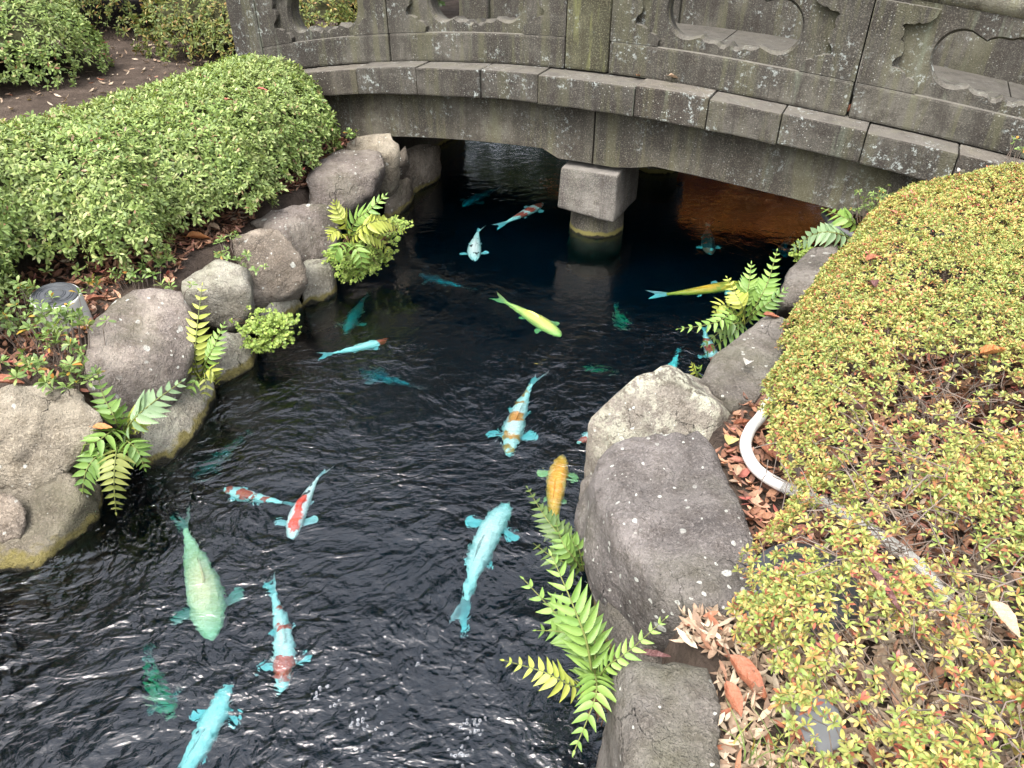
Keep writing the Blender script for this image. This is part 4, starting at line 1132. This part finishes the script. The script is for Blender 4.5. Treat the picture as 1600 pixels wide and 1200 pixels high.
# ------------------------------------------------------------------ single fallen leaves
def mat_dead(name, c1, c2):
    b = MB(name)
    co = b.pos('Object')
    wv = b.n('TexWave', {'Vector': b.n('Mapping', {'Vector': co, 'Rotation': (0, 0, R(35))}).outputs[0], 'Scale': 3.5, 'Distortion': 3.0, 'Detail': 3.0}).outputs['Fac']
    col = b.mix(b.noise(co, 3, 4), c1, c2)
    col = b.mix(b.mapr(wv, 0.8, 1.0, 0, 0.2), col, tuple(x * 0.5 for x in c1))
    return b.done(b.bsdf(col, 0.55, 0.35, b.bump(b.noise(co, 6, 4), 0.4, 0.06)))
DEAD = {'rust': mat_dead('dead_leaf_rust', (0.22, 0.07, 0.04), (0.33, 0.14, 0.075)), 'orange': mat_dead('dead_leaf_orange', (0.38, 0.14, 0.045), (0.5, 0.22, 0.08)), 'plum': mat_dead('dead_leaf_plum', (0.10, 0.045, 0.045), (0.2, 0.10, 0.09)),
        'tan': mat_dead('dead_leaf_tan', (0.34, 0.22, 0.14), (0.45, 0.33, 0.22)), 'red': mat_dead('dead_leaf_red', (0.35, 0.07, 0.06), (0.45, 0.15, 0.10)), 'pale': mat_dead('dead_leaf_pale', (0.42, 0.40, 0.36), (0.55, 0.52, 0.47)), 'yellow': mat_dead('dead_leaf_yellow', (0.45, 0.36, 0.10), (0.52, 0.45, 0.22))}
def fallen_leaf(label, u, v, z, ang, length, wid, curl, kind, tilt=0.3, roll=0.0):
    V, F = [], []
    nx, ny = 11, 6
    for i in range(nx + 1):
        x = i / nx
        w = math.sin(math.pi * x ** 0.85) ** 0.8 * wid * (1 - 0.25 * x) + 0.004
        for j in range(ny + 1):
            y = (j / ny - 0.5) * 2
            zz = curl * (abs(y) ** 1.6 * w * 1.3) + 0.22 * curl * (x - 0.5) ** 2 + 0.015 * math.sin(x * 19 + y * 3) - 0.01 * (1 - abs(y))
            V.append((x - 0.5, y * w * (1 - 0.22 * abs(curl)), zz))
    for i in range(nx):
        for j in range(ny):
            a = i * (ny + 1) + j
            F.append((a, a + ny + 1, a + ny + 2, a + 1))
    k0 = len(V)
    st, sf = tube_data([Vector((-0.5, 0, 0.0)), Vector((-0.6, 0.01, 0.02)), Vector((-0.68, 0.03, 0.05))], 0.01, 4)
    V += st; F += [tuple(q + k0 for q in f) for f in sf]
    o = mesh_obj('fallen_leaf', V, F, DEAD[kind])
    o.location = P(u, v, z)
    o.rotation_euler = (roll, tilt, ang)
    o.scale = (length,) * 3
    return tag(o, label, 'leaf')
fallen_leaf('large rust brown leaf lying on tan litter behind the nearest boulder', 1168, 1060, .46, R(-55), .14, .26, .5, 'rust')
fallen_leaf('smaller rust leaf touching the large one on the tan litter', 1146, 1092, .47, R(-75), .09, .28, .4, 'rust')
fallen_leaf('curled rust leaf against the right foot of the biggest boulder', 1195, 1000, .47, R(-10), .11, .24, .7, 'rust')
fallen_leaf('curled dark plum leaf standing in the near azalea', 1328, 1068, .68, R(70), .11, .22, 1.2, 'plum', 0.5)
fallen_leaf('thin plum leaf hanging in the azalea above the round lamp', 1382, 925, .8, R(-62), .13, .10, .9, 'plum', 0.4)
fallen_leaf('big orange curled leaf caught in bare twigs at the right', 1550, 552, .92, R(28), .15, .15, .9, 'orange', 0.2)
fallen_leaf('small orange leaf hanging under the big orange one', 1530, 572, .88, R(60), .06, .2, .5, 'orange', 0.6)
fallen_leaf('pale tan leaf on the azalea at the right edge near the bottom', 1568, 968, .9, R(-60), .085, .3, .5, 'tan', 0.4)
fallen_leaf('brown leaf on the azalea near its top edge', 1402, 338, .94, R(-60), .09, .16, .8, 'rust', 0.2)
fallen_leaf('brown leaf lying across the upper part of the yellow azalea', 1365, 405, .93, R(30), .10, .22, .6, 'rust', 0.1)
fallen_leaf('crumpled brown leaf in the azalea below the lying brown leaf', 1362, 445, .92, R(80), .08, .3, .8, 'plum', 0.2)
fallen_leaf('rust leaf by the ferns at the edge of the right slab', 1206, 495, .46, R(10), .10, .25, .5, 'rust')
fallen_leaf('plum leaf stuck upright in the middle of the yellow azalea', 1342, 640, .86, R(80), .09, .2, .8, 'plum', 0.6)
fallen_leaf('pale flower-like dry leaf at the top edge of the right azalea', 1500, 270, .98, R(30), .06, .35, .8, 'pale')
fallen_leaf('whitish dry leaf on the flat slab beside the azalea', 1168, 568, .48, R(60), .07, .4, .6, 'pale')
fallen_leaf('rust curled leaf resting on the bridge curb at a parapet joint', 1336, 172, 1.045, R(0), .11, .3, .9, 'rust', -0.3)
fallen_leaf('small tan leaf on the bridge curb right of the post', 1052, 121, 1.13, R(10), .07, .3, .7, 'tan')
fallen_leaf('tiny orange leaf on a curb joint below the post', 997, 118, 1.12, R(60), .045, .35, .3, 'orange')
fallen_leaf('brown leaf pressed between the two leftmost boulders', 160, 668, .35, R(20), .07, .35, .3, 'orange')
fallen_leaf('broad orange leaf under the left hedge', 310, 372, .44, R(30), .13, .35, .5, 'orange')
fallen_leaf('cream leaf among the litter under the left hedge', 335, 355, .45, R(-20), .08, .35, .4, 'tan')
fallen_leaf('rust leaf behind the leaning boulder by the garden light', 150, 468, .47, R(60), .10, .3, .6, 'rust')
fallen_leaf('brown leaf at the left edge above the broad boulder', 12, 598, .47, R(15), .12, .28, .6, 'rust')
fallen_leaf('red leaf on top of the left hedge', 410, 140, 1.12, R(20), .06, .4, .3, 'red')
fallen_leaf('pink red leaf on the side of the left hedge', 358, 156, 1.09, R(60), .06, .4, .3, 'red')
fallen_leaf('cream crinkled leaf beside the white hose', 1142, 690, .45, R(60), .085, .4, .5, 'yellow')
fallen_leaf('brown leaf folded in the cleft above the white hose', 1160, 662, .46, R(35), .12, .14, .8, 'rust')
fallen_leaf('broad rust leaf right of the white hose', 1208, 712, .45, R(-40), .11, .32, .4, 'rust')
fallen_leaf('tan pointed leaf below the white hose', 1152, 736, .45, R(70), .10, .18, .6, 'tan')
fallen_leaf('brown leaf lying in the cleft above the nearest flat boulder', 1022, 1024, .40, R(5), .10, .14, .6, 'plum')

# ------------------------------------------------------------------ garden light, lamps, hose, pipe
M_WHITE = mat_plain('white_plastic', (0.56, 0.55, 0.52), 0.4, 0.06, 14, 0.5)
M_BLACK = mat_plain('dark_grey_plastic', (0.055, 0.058, 0.062), 0.55, 0.25, 12, 0.4, 0.1)
def disc_light(name, label, base, r, h, body, lid, parts=True, tilt=(0, 0), cat='light'):
    root = empty(name, base)
    root.rotation_euler = (tilt[0], tilt[1], 0)
    tag(root, label, cat)
    def lathe(nm, prof, mat, parent):
        n = 40
        V, F = [], []
        for (rr, z) in prof:
            for k in range(n):
                V.append((rr * math.cos(2 * math.pi * k / n), rr * math.sin(2 * math.pi * k / n), z))
        for i in range(len(prof) - 1):
            for k in range(n):
                F.append((i * n + k, i * n + (k + 1) % n, (i + 1) * n + (k + 1) % n, (i + 1) * n + k))
        return mesh_obj(nm, V, F, mat, parent)
    lathe('body', [(r * 1.12, -0.05), (r * 1.05, h * 0.5), (r, h - 0.01), (r * 0.99, h), (r * 0.93, h + 0.002)], body, root)
    l = lathe('lid', [(r * 0.93, h - 0.01), (r * 0.93, h + 0.004), (r * 0.90, h + 0.008), (r * 0.55, h + 0.008), (0.001, h + 0.008)], lid, root)
    for q in (0.72, 0.62, 0.40, 0.32):
        lathe('ring', [(r * q - 0.003, h + 0.0075), (r * q - 0.002, h + 0.012), (r * q + 0.002, h + 0.012), (r * q + 0.003, h + 0.0075)], lid, l)
    return root
c = P(84, 458, .58)
disc_light('garden_light', 'white round garden light with dark ringed lid at the left edge', (c.x, c.y, 0.42), 0.105, 0.16, M_WHITE, M_BLACK, tilt=(0.12, 0.1))
c = P(1262, 905, .50)
disc_light('ground_lamp', 'dark round ground lamp half hidden under the near azalea', (c.x, c.y, 0.40), 0.15, 0.09, M_BLACK, M_BLACK, tilt=(0.05, -0.1))
hp = [P(1203, 628, .47), P(1188, 652, .47), P(1172, 672, .47), P(1165, 698, .47), P(1178, 728, .465), P(1205, 750, .46), P(1250, 772, .45), P(1300, 792, .44), P(1350, 822, .44), P(1400, 856, .44), P(1445, 895, .46), P(1480, 940, .43)]
path = smooth_path(hp, 14)
hose = empty('hose', path[0])
tag(hose, 'white corrugated drain hose curving through litter under the right azalea', 'hose')
i_split = 5 * 14 + 6
V, F = tube_data([q - path[0] for q in path[:i_split + 1]], 0.0215, 14)
mesh_obj('smooth_sleeve', V, F, M_WHITE, hose)
fine = smooth_path(path[i_split::3], 40)
V, F = tube_data([q - path[0] for q in fine], [0.0205 + 0.003 * math.sin(i * 0.8) for i in range(len(fine))], 12)
mesh_obj('ribbed_tube', V, F, M_WHITE, hose)
V, F = tube_data([path[0] - path[0] + Vector((0.0, 0.0, 0.0)), path[6] - path[0]], 0.0245, 14)
mesh_obj('collar', V, F, M_WHITE, hose)
pp = smooth_path([P(1288, 335, .34), P(1296, 345, .36), P(1308, 358, .38), P(1330, 368, .40), P(1365, 372, .42)], 8)
V, F = tube_data([q - pp[0] for q in pp], 0.022, 12)
o = mesh_obj('pipe', V, F, mat_plain('grey_pvc', (0.12, 0.12, 0.125), 0.5, 0.1, 10))
o.location = pp[0]
tag(o, 'grey pipe bending out from under the bridge behind the right ferns', 'pipe')
# grass blades in the tan litter at the bottom
def grass(label, spots, n, h, mat):
    c0 = P(*spots[0])
    V, F = [], []
    for (u, v, z) in spots:
        c = P(u, v, z)
        for _ in range(n):
            a = random.uniform(0, 6.28); ln = h * random.uniform(0.5, 1.2); lean = random.uniform(0.15, 0.8)
            bx, by = c.x + random.gauss(0, 0.02), c.y + random.gauss(0, 0.02)
            w = 0.003
            k0 = len(V)
            for i in range(5):
                t = i / 4
                q = Vector((bx + math.cos(a) * lean * ln * t * t, by + math.sin(a) * lean * ln * t * t, c.z + ln * t * (1 - 0.3 * t * lean)))
                sv = Vector((-math.sin(a), math.cos(a), 0)) * w * (1 - t * 0.9)
                V += [q - sv - c0, q + sv - c0]
            for i in range(4):
                F.append((k0 + 2 * i, k0 + 2 * i + 1, k0 + 2 * i + 3, k0 + 2 * i + 2))
    o = mesh_obj('grass_tuft', V, F, mat)
    o.location = c0
    return tag(o, label, 'grass')
grass('thin green grass blades sprouting from tan litter at the bottom edge', [(1195, 1190, .42), (1225, 1200, .42), (1160, 1185, .42)], 7, 0.13, M_AZ_YOUNG)

# ------------------------------------------------------------------ koi
def mat_koi(name, base, patches=(), seed=0.0, scale=7.0):
    b = MB(name)
    co = b.n('Mapping', {'Vector': b.pos('Object'), 'Location': (seed, seed * 2.1, seed * 0.7), 'Scale': (1.0, 1.25, 0.6)}).outputs[0]
    col = b.mix(b.noise(co, 9, 3), tuple(c * 0.88 for c in base), base)
    for i, (c, th, sc) in enumerate(patches):
        off_ = b.n('VectorMath', {0: co, 1: (3.1 * i, 1.7 * i, 0.9)}, operation='ADD').outputs[0]
        col = b.mix(b.mapr(b.noise(off_, sc, 2, 0.5), th, th + 0.03), col, c)
    vo = b.n('TexVoronoi', {'Vector': b.pos('Object'), 'Scale': 70.0}, feature='F1').outputs['Distance']
    col = b.mix(b.mapr(vo, 0.35, 0.75, 0.0, 0.22), col, tuple(c * 0.5 for c in base))
    return b.done(b.bsdf(col, 0.35, 0.4, b.bump(vo, 0.25, 0.01)))
def mat_fin(name, color):
    b = MB(name)
    co = b.pos('Object')
    wv = b.noise(b.n('Mapping', {'Vector': co, 'Scale': (3, 3, 3)}).outputs[0], 22, 3)
    col = b.mix(wv, tuple(c * 0.7 for c in color), color)
    s1 = b.bsdf(col, 0.4, 0.3)
    return b.done(b.n('MixShader', {0: 0.3, 1: s1, 2: b.n('BsdfTranslucent', {'Color': col}).outputs[0]}).outputs[0])
M_FIN_W = mat_fin('koi_fin_white', (0.75, 0.78, 0.8))
M_FIN_Y = mat_fin('koi_fin_yellow', (0.75, 0.65, 0.25))
M_FIN_G = mat_fin('koi_fin_grey', (0.3, 0.32, 0.26))
M_FIN_D = mat_fin('koi_fin_dark', (0.14, 0.17, 0.17))
def koi(label, head, tail, depth, body_mat, fin_mat=M_FIN_W, bend=0.25, fat=1.0, tilt=0.0, tailroll=0.7, pect=1.0):
    ST = [(0.0, .006, .008), (0.02, .022, .022), (0.06, .042, .04), (0.12, .058, .058), (0.20, .070, .074), (0.30, .076, .085), (0.42, .072, .086), (0.54, .060, .074), (0.66, .045, .056), (0.76, .031, .040), (0.84, .021, .030), (0.90, .015, .028)]
    def spine(t):                                    # lateral S-bend grows towards the tail
        return Vector((-t, bend * (0.42 * t * t - 0.06 * math.sin(t * 5.0)), 0))
    def frame(t):
        a = (spine(t - 0.01) - spine(t + 0.01)).normalized()
        return a, Vector((-a.y, a.x, 0))
    V, F, MI = [], [], []
    n = 14
    for t, w, h in ST:
        c = spine(t); f, l = frame(t)
        for k in range(n):
            an = 2 * math.pi * k / n
            ca, sa = math.cos(an), math.sin(an)
            yy = abs(ca) ** 0.9 * math.copysign(1, ca) * w * fat * 1.22
            zz = sa * h * (0.92 if sa > 0 else 1.0)
            V.append(c + l * yy + Vector((0, 0, zz)))
    for i in range(len(ST) - 1):
        for k in range(n):
            F.append((i * n + k, i * n + (k + 1) % n, (i + 1) * n + (k + 1) % n, (i + 1) * n + k)); MI.append(0)
    F.append(tuple(range(n))[::-1]); MI.append(0)
    def fin(root, d_len, d_w, length, w0, w1, rays=7, segs=4, fork=0.0, curl=0.0):
        k0 = len(V)
        nrm = d_len.cross(d_w).normalized()
        for i in range(segs + 1):
            t = i / segs
            for j in range(rays + 1):
                s = j / rays * 2 - 1
                ln = length * t * (1 - fork * (1 - abs(s)) - (0.22 * s * s if fork == 0 else 0))
                V.append(root + d_len * ln + d_w * s * (w0 + (w1 - w0) * t ** 0.8) + nrm * (0.007 * math.sin(j * 1.9 + i) * t + curl * t * t))
        for i in range(segs):
            for j in range(rays):
                a = k0 + i * (rays + 1) + j
                F.append((a, a + 1, a + rays + 2, a + rays + 1)); MI.append(1)
    f, l = frame(0.89); up = Vector((0, 0, 1))
    cr, sr = math.cos(tailroll), math.sin(tailroll)
    wv = up * cr + l * sr
    fin(spine(0.87), (-f + l * bend * 0.5).normalized(), wv, 0.24, 0.024, 0.085, 9, 5, fork=0.42, curl=0.03)
    for sg in (1, -1):
        f, l = frame(0.22)
        d = (l * sg * 1.0 - f * 0.38 - up * 0.12).normalized()
        fin(spine(0.23) + l * sg * 0.066 * fat - up * 0.03, d, (f * 0.9 + l * sg * 0.35 + up * 0.12).normalized(), 0.135 * pect, 0.02, 0.05, 6, 4, curl=-0.02)
        f, l = frame(0.52)
        fin(spine(0.52) + l * sg * 0.035 - up * 0.045, (l * sg * 0.7 - f * 0.7 - up * 0.2).normalized(), f, 0.08, 0.015, 0.03, 5, 3)
    # dorsal fin, laid back
    k0 = len(V)
    for i in range(9):
        t = 0.36 + 0.30 * i / 8
        c = spine(t); f, l = frame(t)
        hh = 0.078 * (1 - 0.45 * i / 8)
        ht = 0.028 * math.sin(math.pi * min(1, (i + 1.2) / 8.0)) + 0.004
        V.append(c + Vector((0, 0, hh - 0.01))); V.append(c - f * 0.03 + l * 0.018 + Vector((0, 0, hh + ht)))
    for i in range(8):
        F.append((k0 + 2 * i, k0 + 2 * i + 1, k0 + 2 * i + 3, k0 + 2 * i + 2)); MI.append(0)
    # eyes
    for sg in (1, -1):
        f, l = frame(0.075)
        e = spine(0.075) + l * sg * 0.043 * fat + Vector((0, 0, 0.014))
        k0 = len(V)
        for a in range(4):
            for q in range(6):
                th_, ps = math.pi * (a + 0.5) / 4, 2 * math.pi * q / 6
                V.append(e + Vector((math.sin(th_) * math.cos(ps), math.sin(th_) * math.sin(ps), math.cos(th_))) * 0.008)
        for a in range(3):
            for q in range(6):
                F.append((k0 + a * 6 + q, k0 + a * 6 + (q + 1) % 6, k0 + (a + 1) * 6 + (q + 1) % 6, k0 + (a + 1) * 6 + q)); MI.append(2)
    # place: nose and tail tip where they swim
    depth += 0.035
    A, B = PW(*head, depth), PW(*tail, depth)
    tip = spine(0.87) + (-frame(0.89)[0]) * 0.17
    lv = tip - spine(0)
    wv_ = B - A
    sc = math.hypot(wv_.x, wv_.y) / math.hypot(lv.x, lv.y)
    rz = math.atan2(wv_.y, wv_.x) - math.atan2(lv.y, lv.x)
    o = mesh_obj('koi', V, F, [body_mat, fin_mat, M_EYE], None, True, MI)
    o.location = A
    o.scale = (sc,) * 3
    o.rotation_euler = (0, 0, rz)
    return tag(o, label, 'koi', 'koi swimming in the pond')
M_EYE = mat_plain('koi_eye', (0.01, 0.01, 0.012), 0.15, 0.1, 10, 0.6)
WHT, RED, BLK, ORG = (0.74, 0.75, 0.73), (0.72, 0.07, 0.035), (0.02, 0.022, 0.028), (0.74, 0.26, 0.05)
kW = mat_koi('koi_white', WHT)
kY = mat_koi('koi_yellow', (0.82, 0.78, 0.22))
kO = mat_koi('koi_ochre', (0.75, 0.46, 0.06), [((0.35, 0.36, 0.06), 0.58, 5)], 4)
kOr = mat_koi('koi_orange', (0.90, 0.42, 0.06), [((0.9, 0.6, 0.2), 0.6, 6)], 9)
kG = mat_koi('koi_olive_grey', (0.60, 0.56, 0.34), [((0.45, 0.46, 0.26), 0.55, 5)], 2)
kGd = mat_koi('koi_dark_green', (0.13, 0.24, 0.10), [((0.10, 0.18, 0.1), 0.5, 6)], 6)
kWB = mat_koi('koi_white_black', WHT, [(BLK, 0.56, 7)], 3.3)
def kohaku(seed, th=0.52, sc=4.2, black=None, red=RED): return mat_koi('koi_red_white', WHT, [(red, th, sc)] + ([(BLK, black, 6)] if black else []), seed)
def kohaku_x(bands, col=RED, seed=0.0, wide=0.075, black=None):
    b = MB('koi_red_white')
    co = b.pos('Object')
    nz = b.noise(b.n('Mapping', {'Vector': co, 'Location': (seed, seed, 0)}).outputs[0], 11, 3)
    sx_ = b.n('SeparateXYZ', {'Vector': co})
    x = b.math('ADD', b.math('MULTIPLY', sx_.outputs[0], -1.0), b.mapr(nz, 0.3, 0.7, -0.05, 0.05))
    fac = None
    for a, c in bands:
        f = b.math('MULTIPLY', b.mapr(x, a - 0.008, a + 0.008), b.mapr(x, c + 0.008, c - 0.008))
        fac = f if fac is None else b.math('MAXIMUM', fac, f)
    lat = b.mapr(b.math('ADD', b.math('ABSOLUTE', sx_.outputs[1]), b.mapr(nz, 0.3, 0.7, -0.03, 0.03)), wide + 0.01, wide - 0.01)
    col_ = b.mix(b.math('MULTIPLY', fac, lat), WHT, col)
    if black: col_ = b.mix(b.mapr(b.noise(b.n('Mapping', {'Vector': co, 'Location': (seed + 4, 1, 0)}).outputs[0], 9, 2), black, black + 0.03), col_, BLK)
    vo = b.n('TexVoronoi', {'Vector': co, 'Scale': 70.0}).outputs['Distance']
    col_ = b.mix(b.mapr(vo, 0.35, 0.75, 0.0, 0.2), col_, (0.3, 0.3, 0.3))
    return b.done(b.bsdf(col_, 0.35, 0.4, b.bump(vo, 0.25, 0.01)))
kT = mat_koi('koi_blue_dark', (0.12, 0.19, 0.20), [((0.03, 0.06, 0.08), 0.46, 7)], 12)
def koi_redhead():
    b = MB('koi_red_head')
    x = b.n('SeparateXYZ', {'Vector': b.pos('Object')}).outputs[0]
    nz = b.noise(b.pos('Object'), 7, 2)
    m_ = b.mapr(b.math('ADD', x, b.math('MULTIPLY', nz, 0.08)), -0.16, -0.13)
    return b.done(b.bsdf(b.mix(m_, WHT, RED), 0.35, 0.4))
koi('white koi with a red head swimming beside the left rocks', (607, 531), (503, 556), .035, koi_redhead(), bend=0.1, pect=0.5)
koi('plain yellow koi in the middle of the pond', (876, 526), (776, 464), .012, kY, M_FIN_Y, bend=-0.15, pect=0.6)
koi('small white koi with black patches in dark water near the bridge', (742, 408), (748, 356), .015, kWB, bend=0.15)
koi('red and white patched koi just left of the bridge pier', (848, 317), (780, 353), .03, kohaku_x([(.03,.2),(.27,.44),(.5,.66)], RED, 1), bend=0.1, pect=0.7)
koi('dim blue koi with dark patches deep under the bridge', (724, 323), (790, 288), .24, kT, M_FIN_D, bend=0.25)
koi('dim blue koi in deep water by the lush fern clump', (655, 428), (738, 452), .32, kT, M_FIN_D, bend=-0.2)
koi('ochre koi with a pale blue tail beside the right ferns', (1155, 440), (1022, 462), .02, kO, bend=0.3, pect=0.7)
koi('dark red koi facing the viewer under the right bridge span', (1110, 398), (1106, 348), .09, kohaku(5.0, 0.40, 4, 0.5), bend=0.1, pect=0.7)
koi('dim blue koi half hidden below the fern at the right bridge foot', (1226, 402), (1242, 362), .2, kT, M_FIN_D, bend=0.2)
koi('small blue koi tail near the flat slab on the right', (1040, 590), (1062, 546), .09, kohaku(8.0, 0.6), bend=-0.2)
koi('red and white koi partly under the right ferns', (1122, 570), (1098, 510), .03, kohaku_x([(.05,.2),(.3,.5),(.6,.7)], RED, 2), bend=0.15)
koi('orange and white koi swimming towards the viewer at mid pond', (796, 713), (836, 586), .03, kohaku_x([(.05,.09),(.14,.24),(.36,.48),(.6,.66),(.72,.86)], ORG, 3, 0.06), bend=0.2, fat=0.85)
koi('red and white koi nosing out beside the pale-crusted boulder', (902, 694), (985, 650), .02, kohaku_x([(.03,.2),(.4,.6)], RED, 4), bend=0.1, pect=0.6)
koi('orange koi swimming away beside the biggest boulder', (879, 711), (862, 842), .005, kOr, M_FIN_Y, bend=-0.1, fat=1.0)
koi('large pale white koi swimming away in front of the right fern', (795, 786), (716, 968), .035, kW, bend=-0.25, fat=1.0)
koi('red and white koi heading left in the rippled water', (350, 762), (456, 788), .025, kohaku_x([(.07,.16),(.23,.46),(.5,.54),(.64,.7)], RED, 5, 0.07, 0.66), bend=-0.2, pect=0.7)
koi('red and white koi with spread fins crossing behind another koi', (456, 843), (504, 734), .0, kohaku_x([(.1,.6)], (0.8, 0.07, 0.035), 6, 0.05, 0.64), bend=0.3, pect=1.25)
koi('big olive grey koi swimming towards the viewer on the left', (332, 1000), (284, 806), .028, kG, M_FIN_G, bend=-0.1, fat=1.08)
koi('slim blue koi with a red head near the bottom of the pond picture', (438, 1084), (424, 908), .03, kohaku_x([(.09,.28),(.5,.56),(.7,.78)], RED, 7), bend=-0.3, fat=0.9)
koi('very pale white koi leaving the picture at the bottom left', (356, 1070), (236, 1290), .05, kW, bend=0.2)
koi('dim green koi deep in the water at the lower left', (268, 1122), (228, 1020), .17, kGd, M_FIN_G, bend=0.2)
koi('large dim koi with a few pale spots deep beside the left ferns', (302, 750), (388, 676), .26, mat_koi('koi_dark_spotted', (0.06, 0.10, 0.07), [((0.85, 0.9, 0.85), 0.66, 12)], 3), M_FIN_G, bend=-0.1)
koi('dim grey koi deep beside the left rocks above the red-headed one', (540, 522), (574, 458), .28, mat_koi('koi_grey', (0.2, 0.19, 0.17), [((0.1, 0.1, 0.09), 0.55, 6)], 5), M_FIN_G, bend=0.1)
koi('dim teal koi in deep water at the centre left', (562, 578), (660, 606), .24, kT, M_FIN_D, bend=-0.1)
koi('dim green koi deep in front of the pier', (978, 512), (962, 476), .3, kGd, M_FIN_G, bend=0.1)
koi('dim green koi deep near the crusted boulder', (912, 576), (962, 582), .26, kGd, M_FIN_G, bend=0.1)

# ------------------------------------------------------------------ foam bubbles on the near water
bmf = bmesh.new()
for (u, v, n_, sp) in ((497, 1086, 10, .012), (512, 1072, 6, .01), (560, 1128, 14, .02), (585, 1165, 12, .03), (640, 1040, 4, .02), (665, 1025, 3, .01), (738, 1140, 16, .02), (722, 1175, 18, .02), (750, 1128, 8, .012), (560, 1030, 3, .02), (440, 1058, 1, .001), (600, 1110, 8, .04), (530, 1100, 8, .04), (690, 1180, 6, .05), (820, 1180, 4, .05), (300, 1150, 3, .06)):
    c = P(u, v, 0)
    for _ in range(n_):
        r_ = random.choice((.0022, .003, .004, .0055))
        bmesh.ops.create_icosphere(bmf, subdivisions=2, radius=r_, matrix=Matrix.Translation((c.x + random.gauss(0, sp), c.y + random.gauss(0, sp), 0.0006)))
b = MB('bubble_film')
M_BUB = b.done(b.n('MixShader', {0: b.n('LayerWeight', {'Blend': 0.35}).outputs['Facing'], 1: b.n('BsdfTransparent').outputs[0], 2: b.bsdf((0.8, 0.82, 0.85), 0.08, 0.6)}).outputs[0])
tag(bm_obj('foam_bubbles', bmf, M_BUB, None, True), 'clusters of small bubbles floating on the near water', kind='stuff')

# ------------------------------------------------------------------ trees round the pond: the dark and the orange that the water mirrors
M_BARK = mat_plain('bark', (0.08, 0.06, 0.045), 0.95, 0.4, 8, 0.1, 0.5)
M_EVER = mat_leaf('evergreen_leaf', [(0.0, (0.025, 0.045, 0.015)), (0.6, (0.05, 0.085, 0.025)), (1.0, (0.09, 0.12, 0.04))], None, 0.5, 0.15)
M_MAPLE = mat_leaf('maple_leaf_orange', [(0.0, (0.5, 0.19, 0.06)), (0.5, (0.62, 0.29, 0.09)), (1.0, (0.7, 0.42, 0.16))], None, 0.5, 0.45)
def tree(name, label, x, y, h, r_, mat, n, leaf, seed, low=0.28):
    rg = np.random.default_rng(seed)
    root = empty(name, (x, y, float(ground_z(x, y)) - 0.05))
    tag(root, label, 'tree', 'trees round the pond')
    V, F = tube_data([Vector((0, 0, 0)), Vector((0.08, 0.03, h * 0.2)), Vector((-0.05, 0.08, h * 0.5)), Vector((0.05, 0, h * 0.85))], [0.2, 0.16, 0.11, 0.03], 9)
    mesh_obj('trunk', V, F, M_BARK, root)
    nc = 34
    cc = unit(rg.normal(0, 1, (nc, 3))) * (rg.uniform(0.3, 1.0, nc) ** 0.5)[:, None] * np.array([[r_, r_, h * (1 - low) * 0.5]]) + np.array([[0, 0, h * (low + (1 - low) * 0.5)]])
    for c in cc[:14]:
        V, F = tube_data(smooth_path([Vector((0, 0, max(0.2 * h, c[2] * 0.6))), Vector((c[0] * 0.5, c[1] * 0.5, c[2] * 0.85)), Vector(c)], 4), 0.03, 5)
        mesh_obj('branch', V, F, M_BARK, root)
    i = rg.integers(0, nc, n)
    C = cc[i] + rg.normal(0, 1, (n, 3)) * np.array([[r_ * 0.24, r_ * 0.24, h * 0.055]])
    Vl, Lp, T = rosettes(C, rg.normal(0, 1, (n, 3)) + np.array([[0, 0, 0.8]]), leaf, 0.5, nl=(4, 6))
    tag(np_obj('crown', Vl, Lp, T, mat, root), kind='stuff')
for k, (x, y, h, r_) in enumerate([(-1.6, 12.8, 9.5, 2.4), (0.7, 14.2, 10.0, 2.4), (6.3, 12.6, 9.0, 2.4), (-5.6, 13.6, 9.0, 2.6), (-9.2, 9.4, 9.5, 2.5), (-8.6, 5.2, 9.0, 2.3), (8.6, 8.2, 8.5, 2.3)]):
    tree('evergreen_tree', ['dark evergreen tree mirrored in the pond, left behind the bridge', 'tallest dark evergreen tree mirrored at the centre behind the bridge', 'dark evergreen tree mirrored right of the orange maple', 'dark evergreen tree standing behind the olive hedge', 'dark evergreen tree far left behind the azalea mound', 'dark evergreen tree beyond the left hedge', 'dark evergreen tree to the right of the bridge'][k], x, y, h, r_, M_EVER, 1900, 0.19, 100 + k)
tree('maple_tree', 'orange autumn maple mirrored in the water under the right bridge span', 3.1, 11.0, 3.5, 1.9, M_MAPLE, 8500, 0.15, 200, low=0.08)
hedge('azalea_hedge', 'dark hedge added on the unseen far bank beyond the bridge to darken the reflection', 'hedge', [(-4.5, 11.0), (1.2, 11.0), (1.5, 12.0), (-4.5, 12.2)], 0.5, 2.6, 0.5, 3500, 0.11, M_EVER, 91, bump=(0.12, 4), zfloor=0.4, inset=0.2)  # unseen hedges added to block the sky, so the water mirrors dark
hedge('azalea_hedge', 'dark hedge added on the unseen far bank right of the orange maple to darken the reflection', 'hedge', [(4.6, 9.2), (8.5, 8.0), (9.0, 9.4), (5.0, 11.0)], 0.5, 2.6, 0.5, 2600, 0.11, M_EVER, 92, bump=(0.12, 4), zfloor=0.4, inset=0.2)
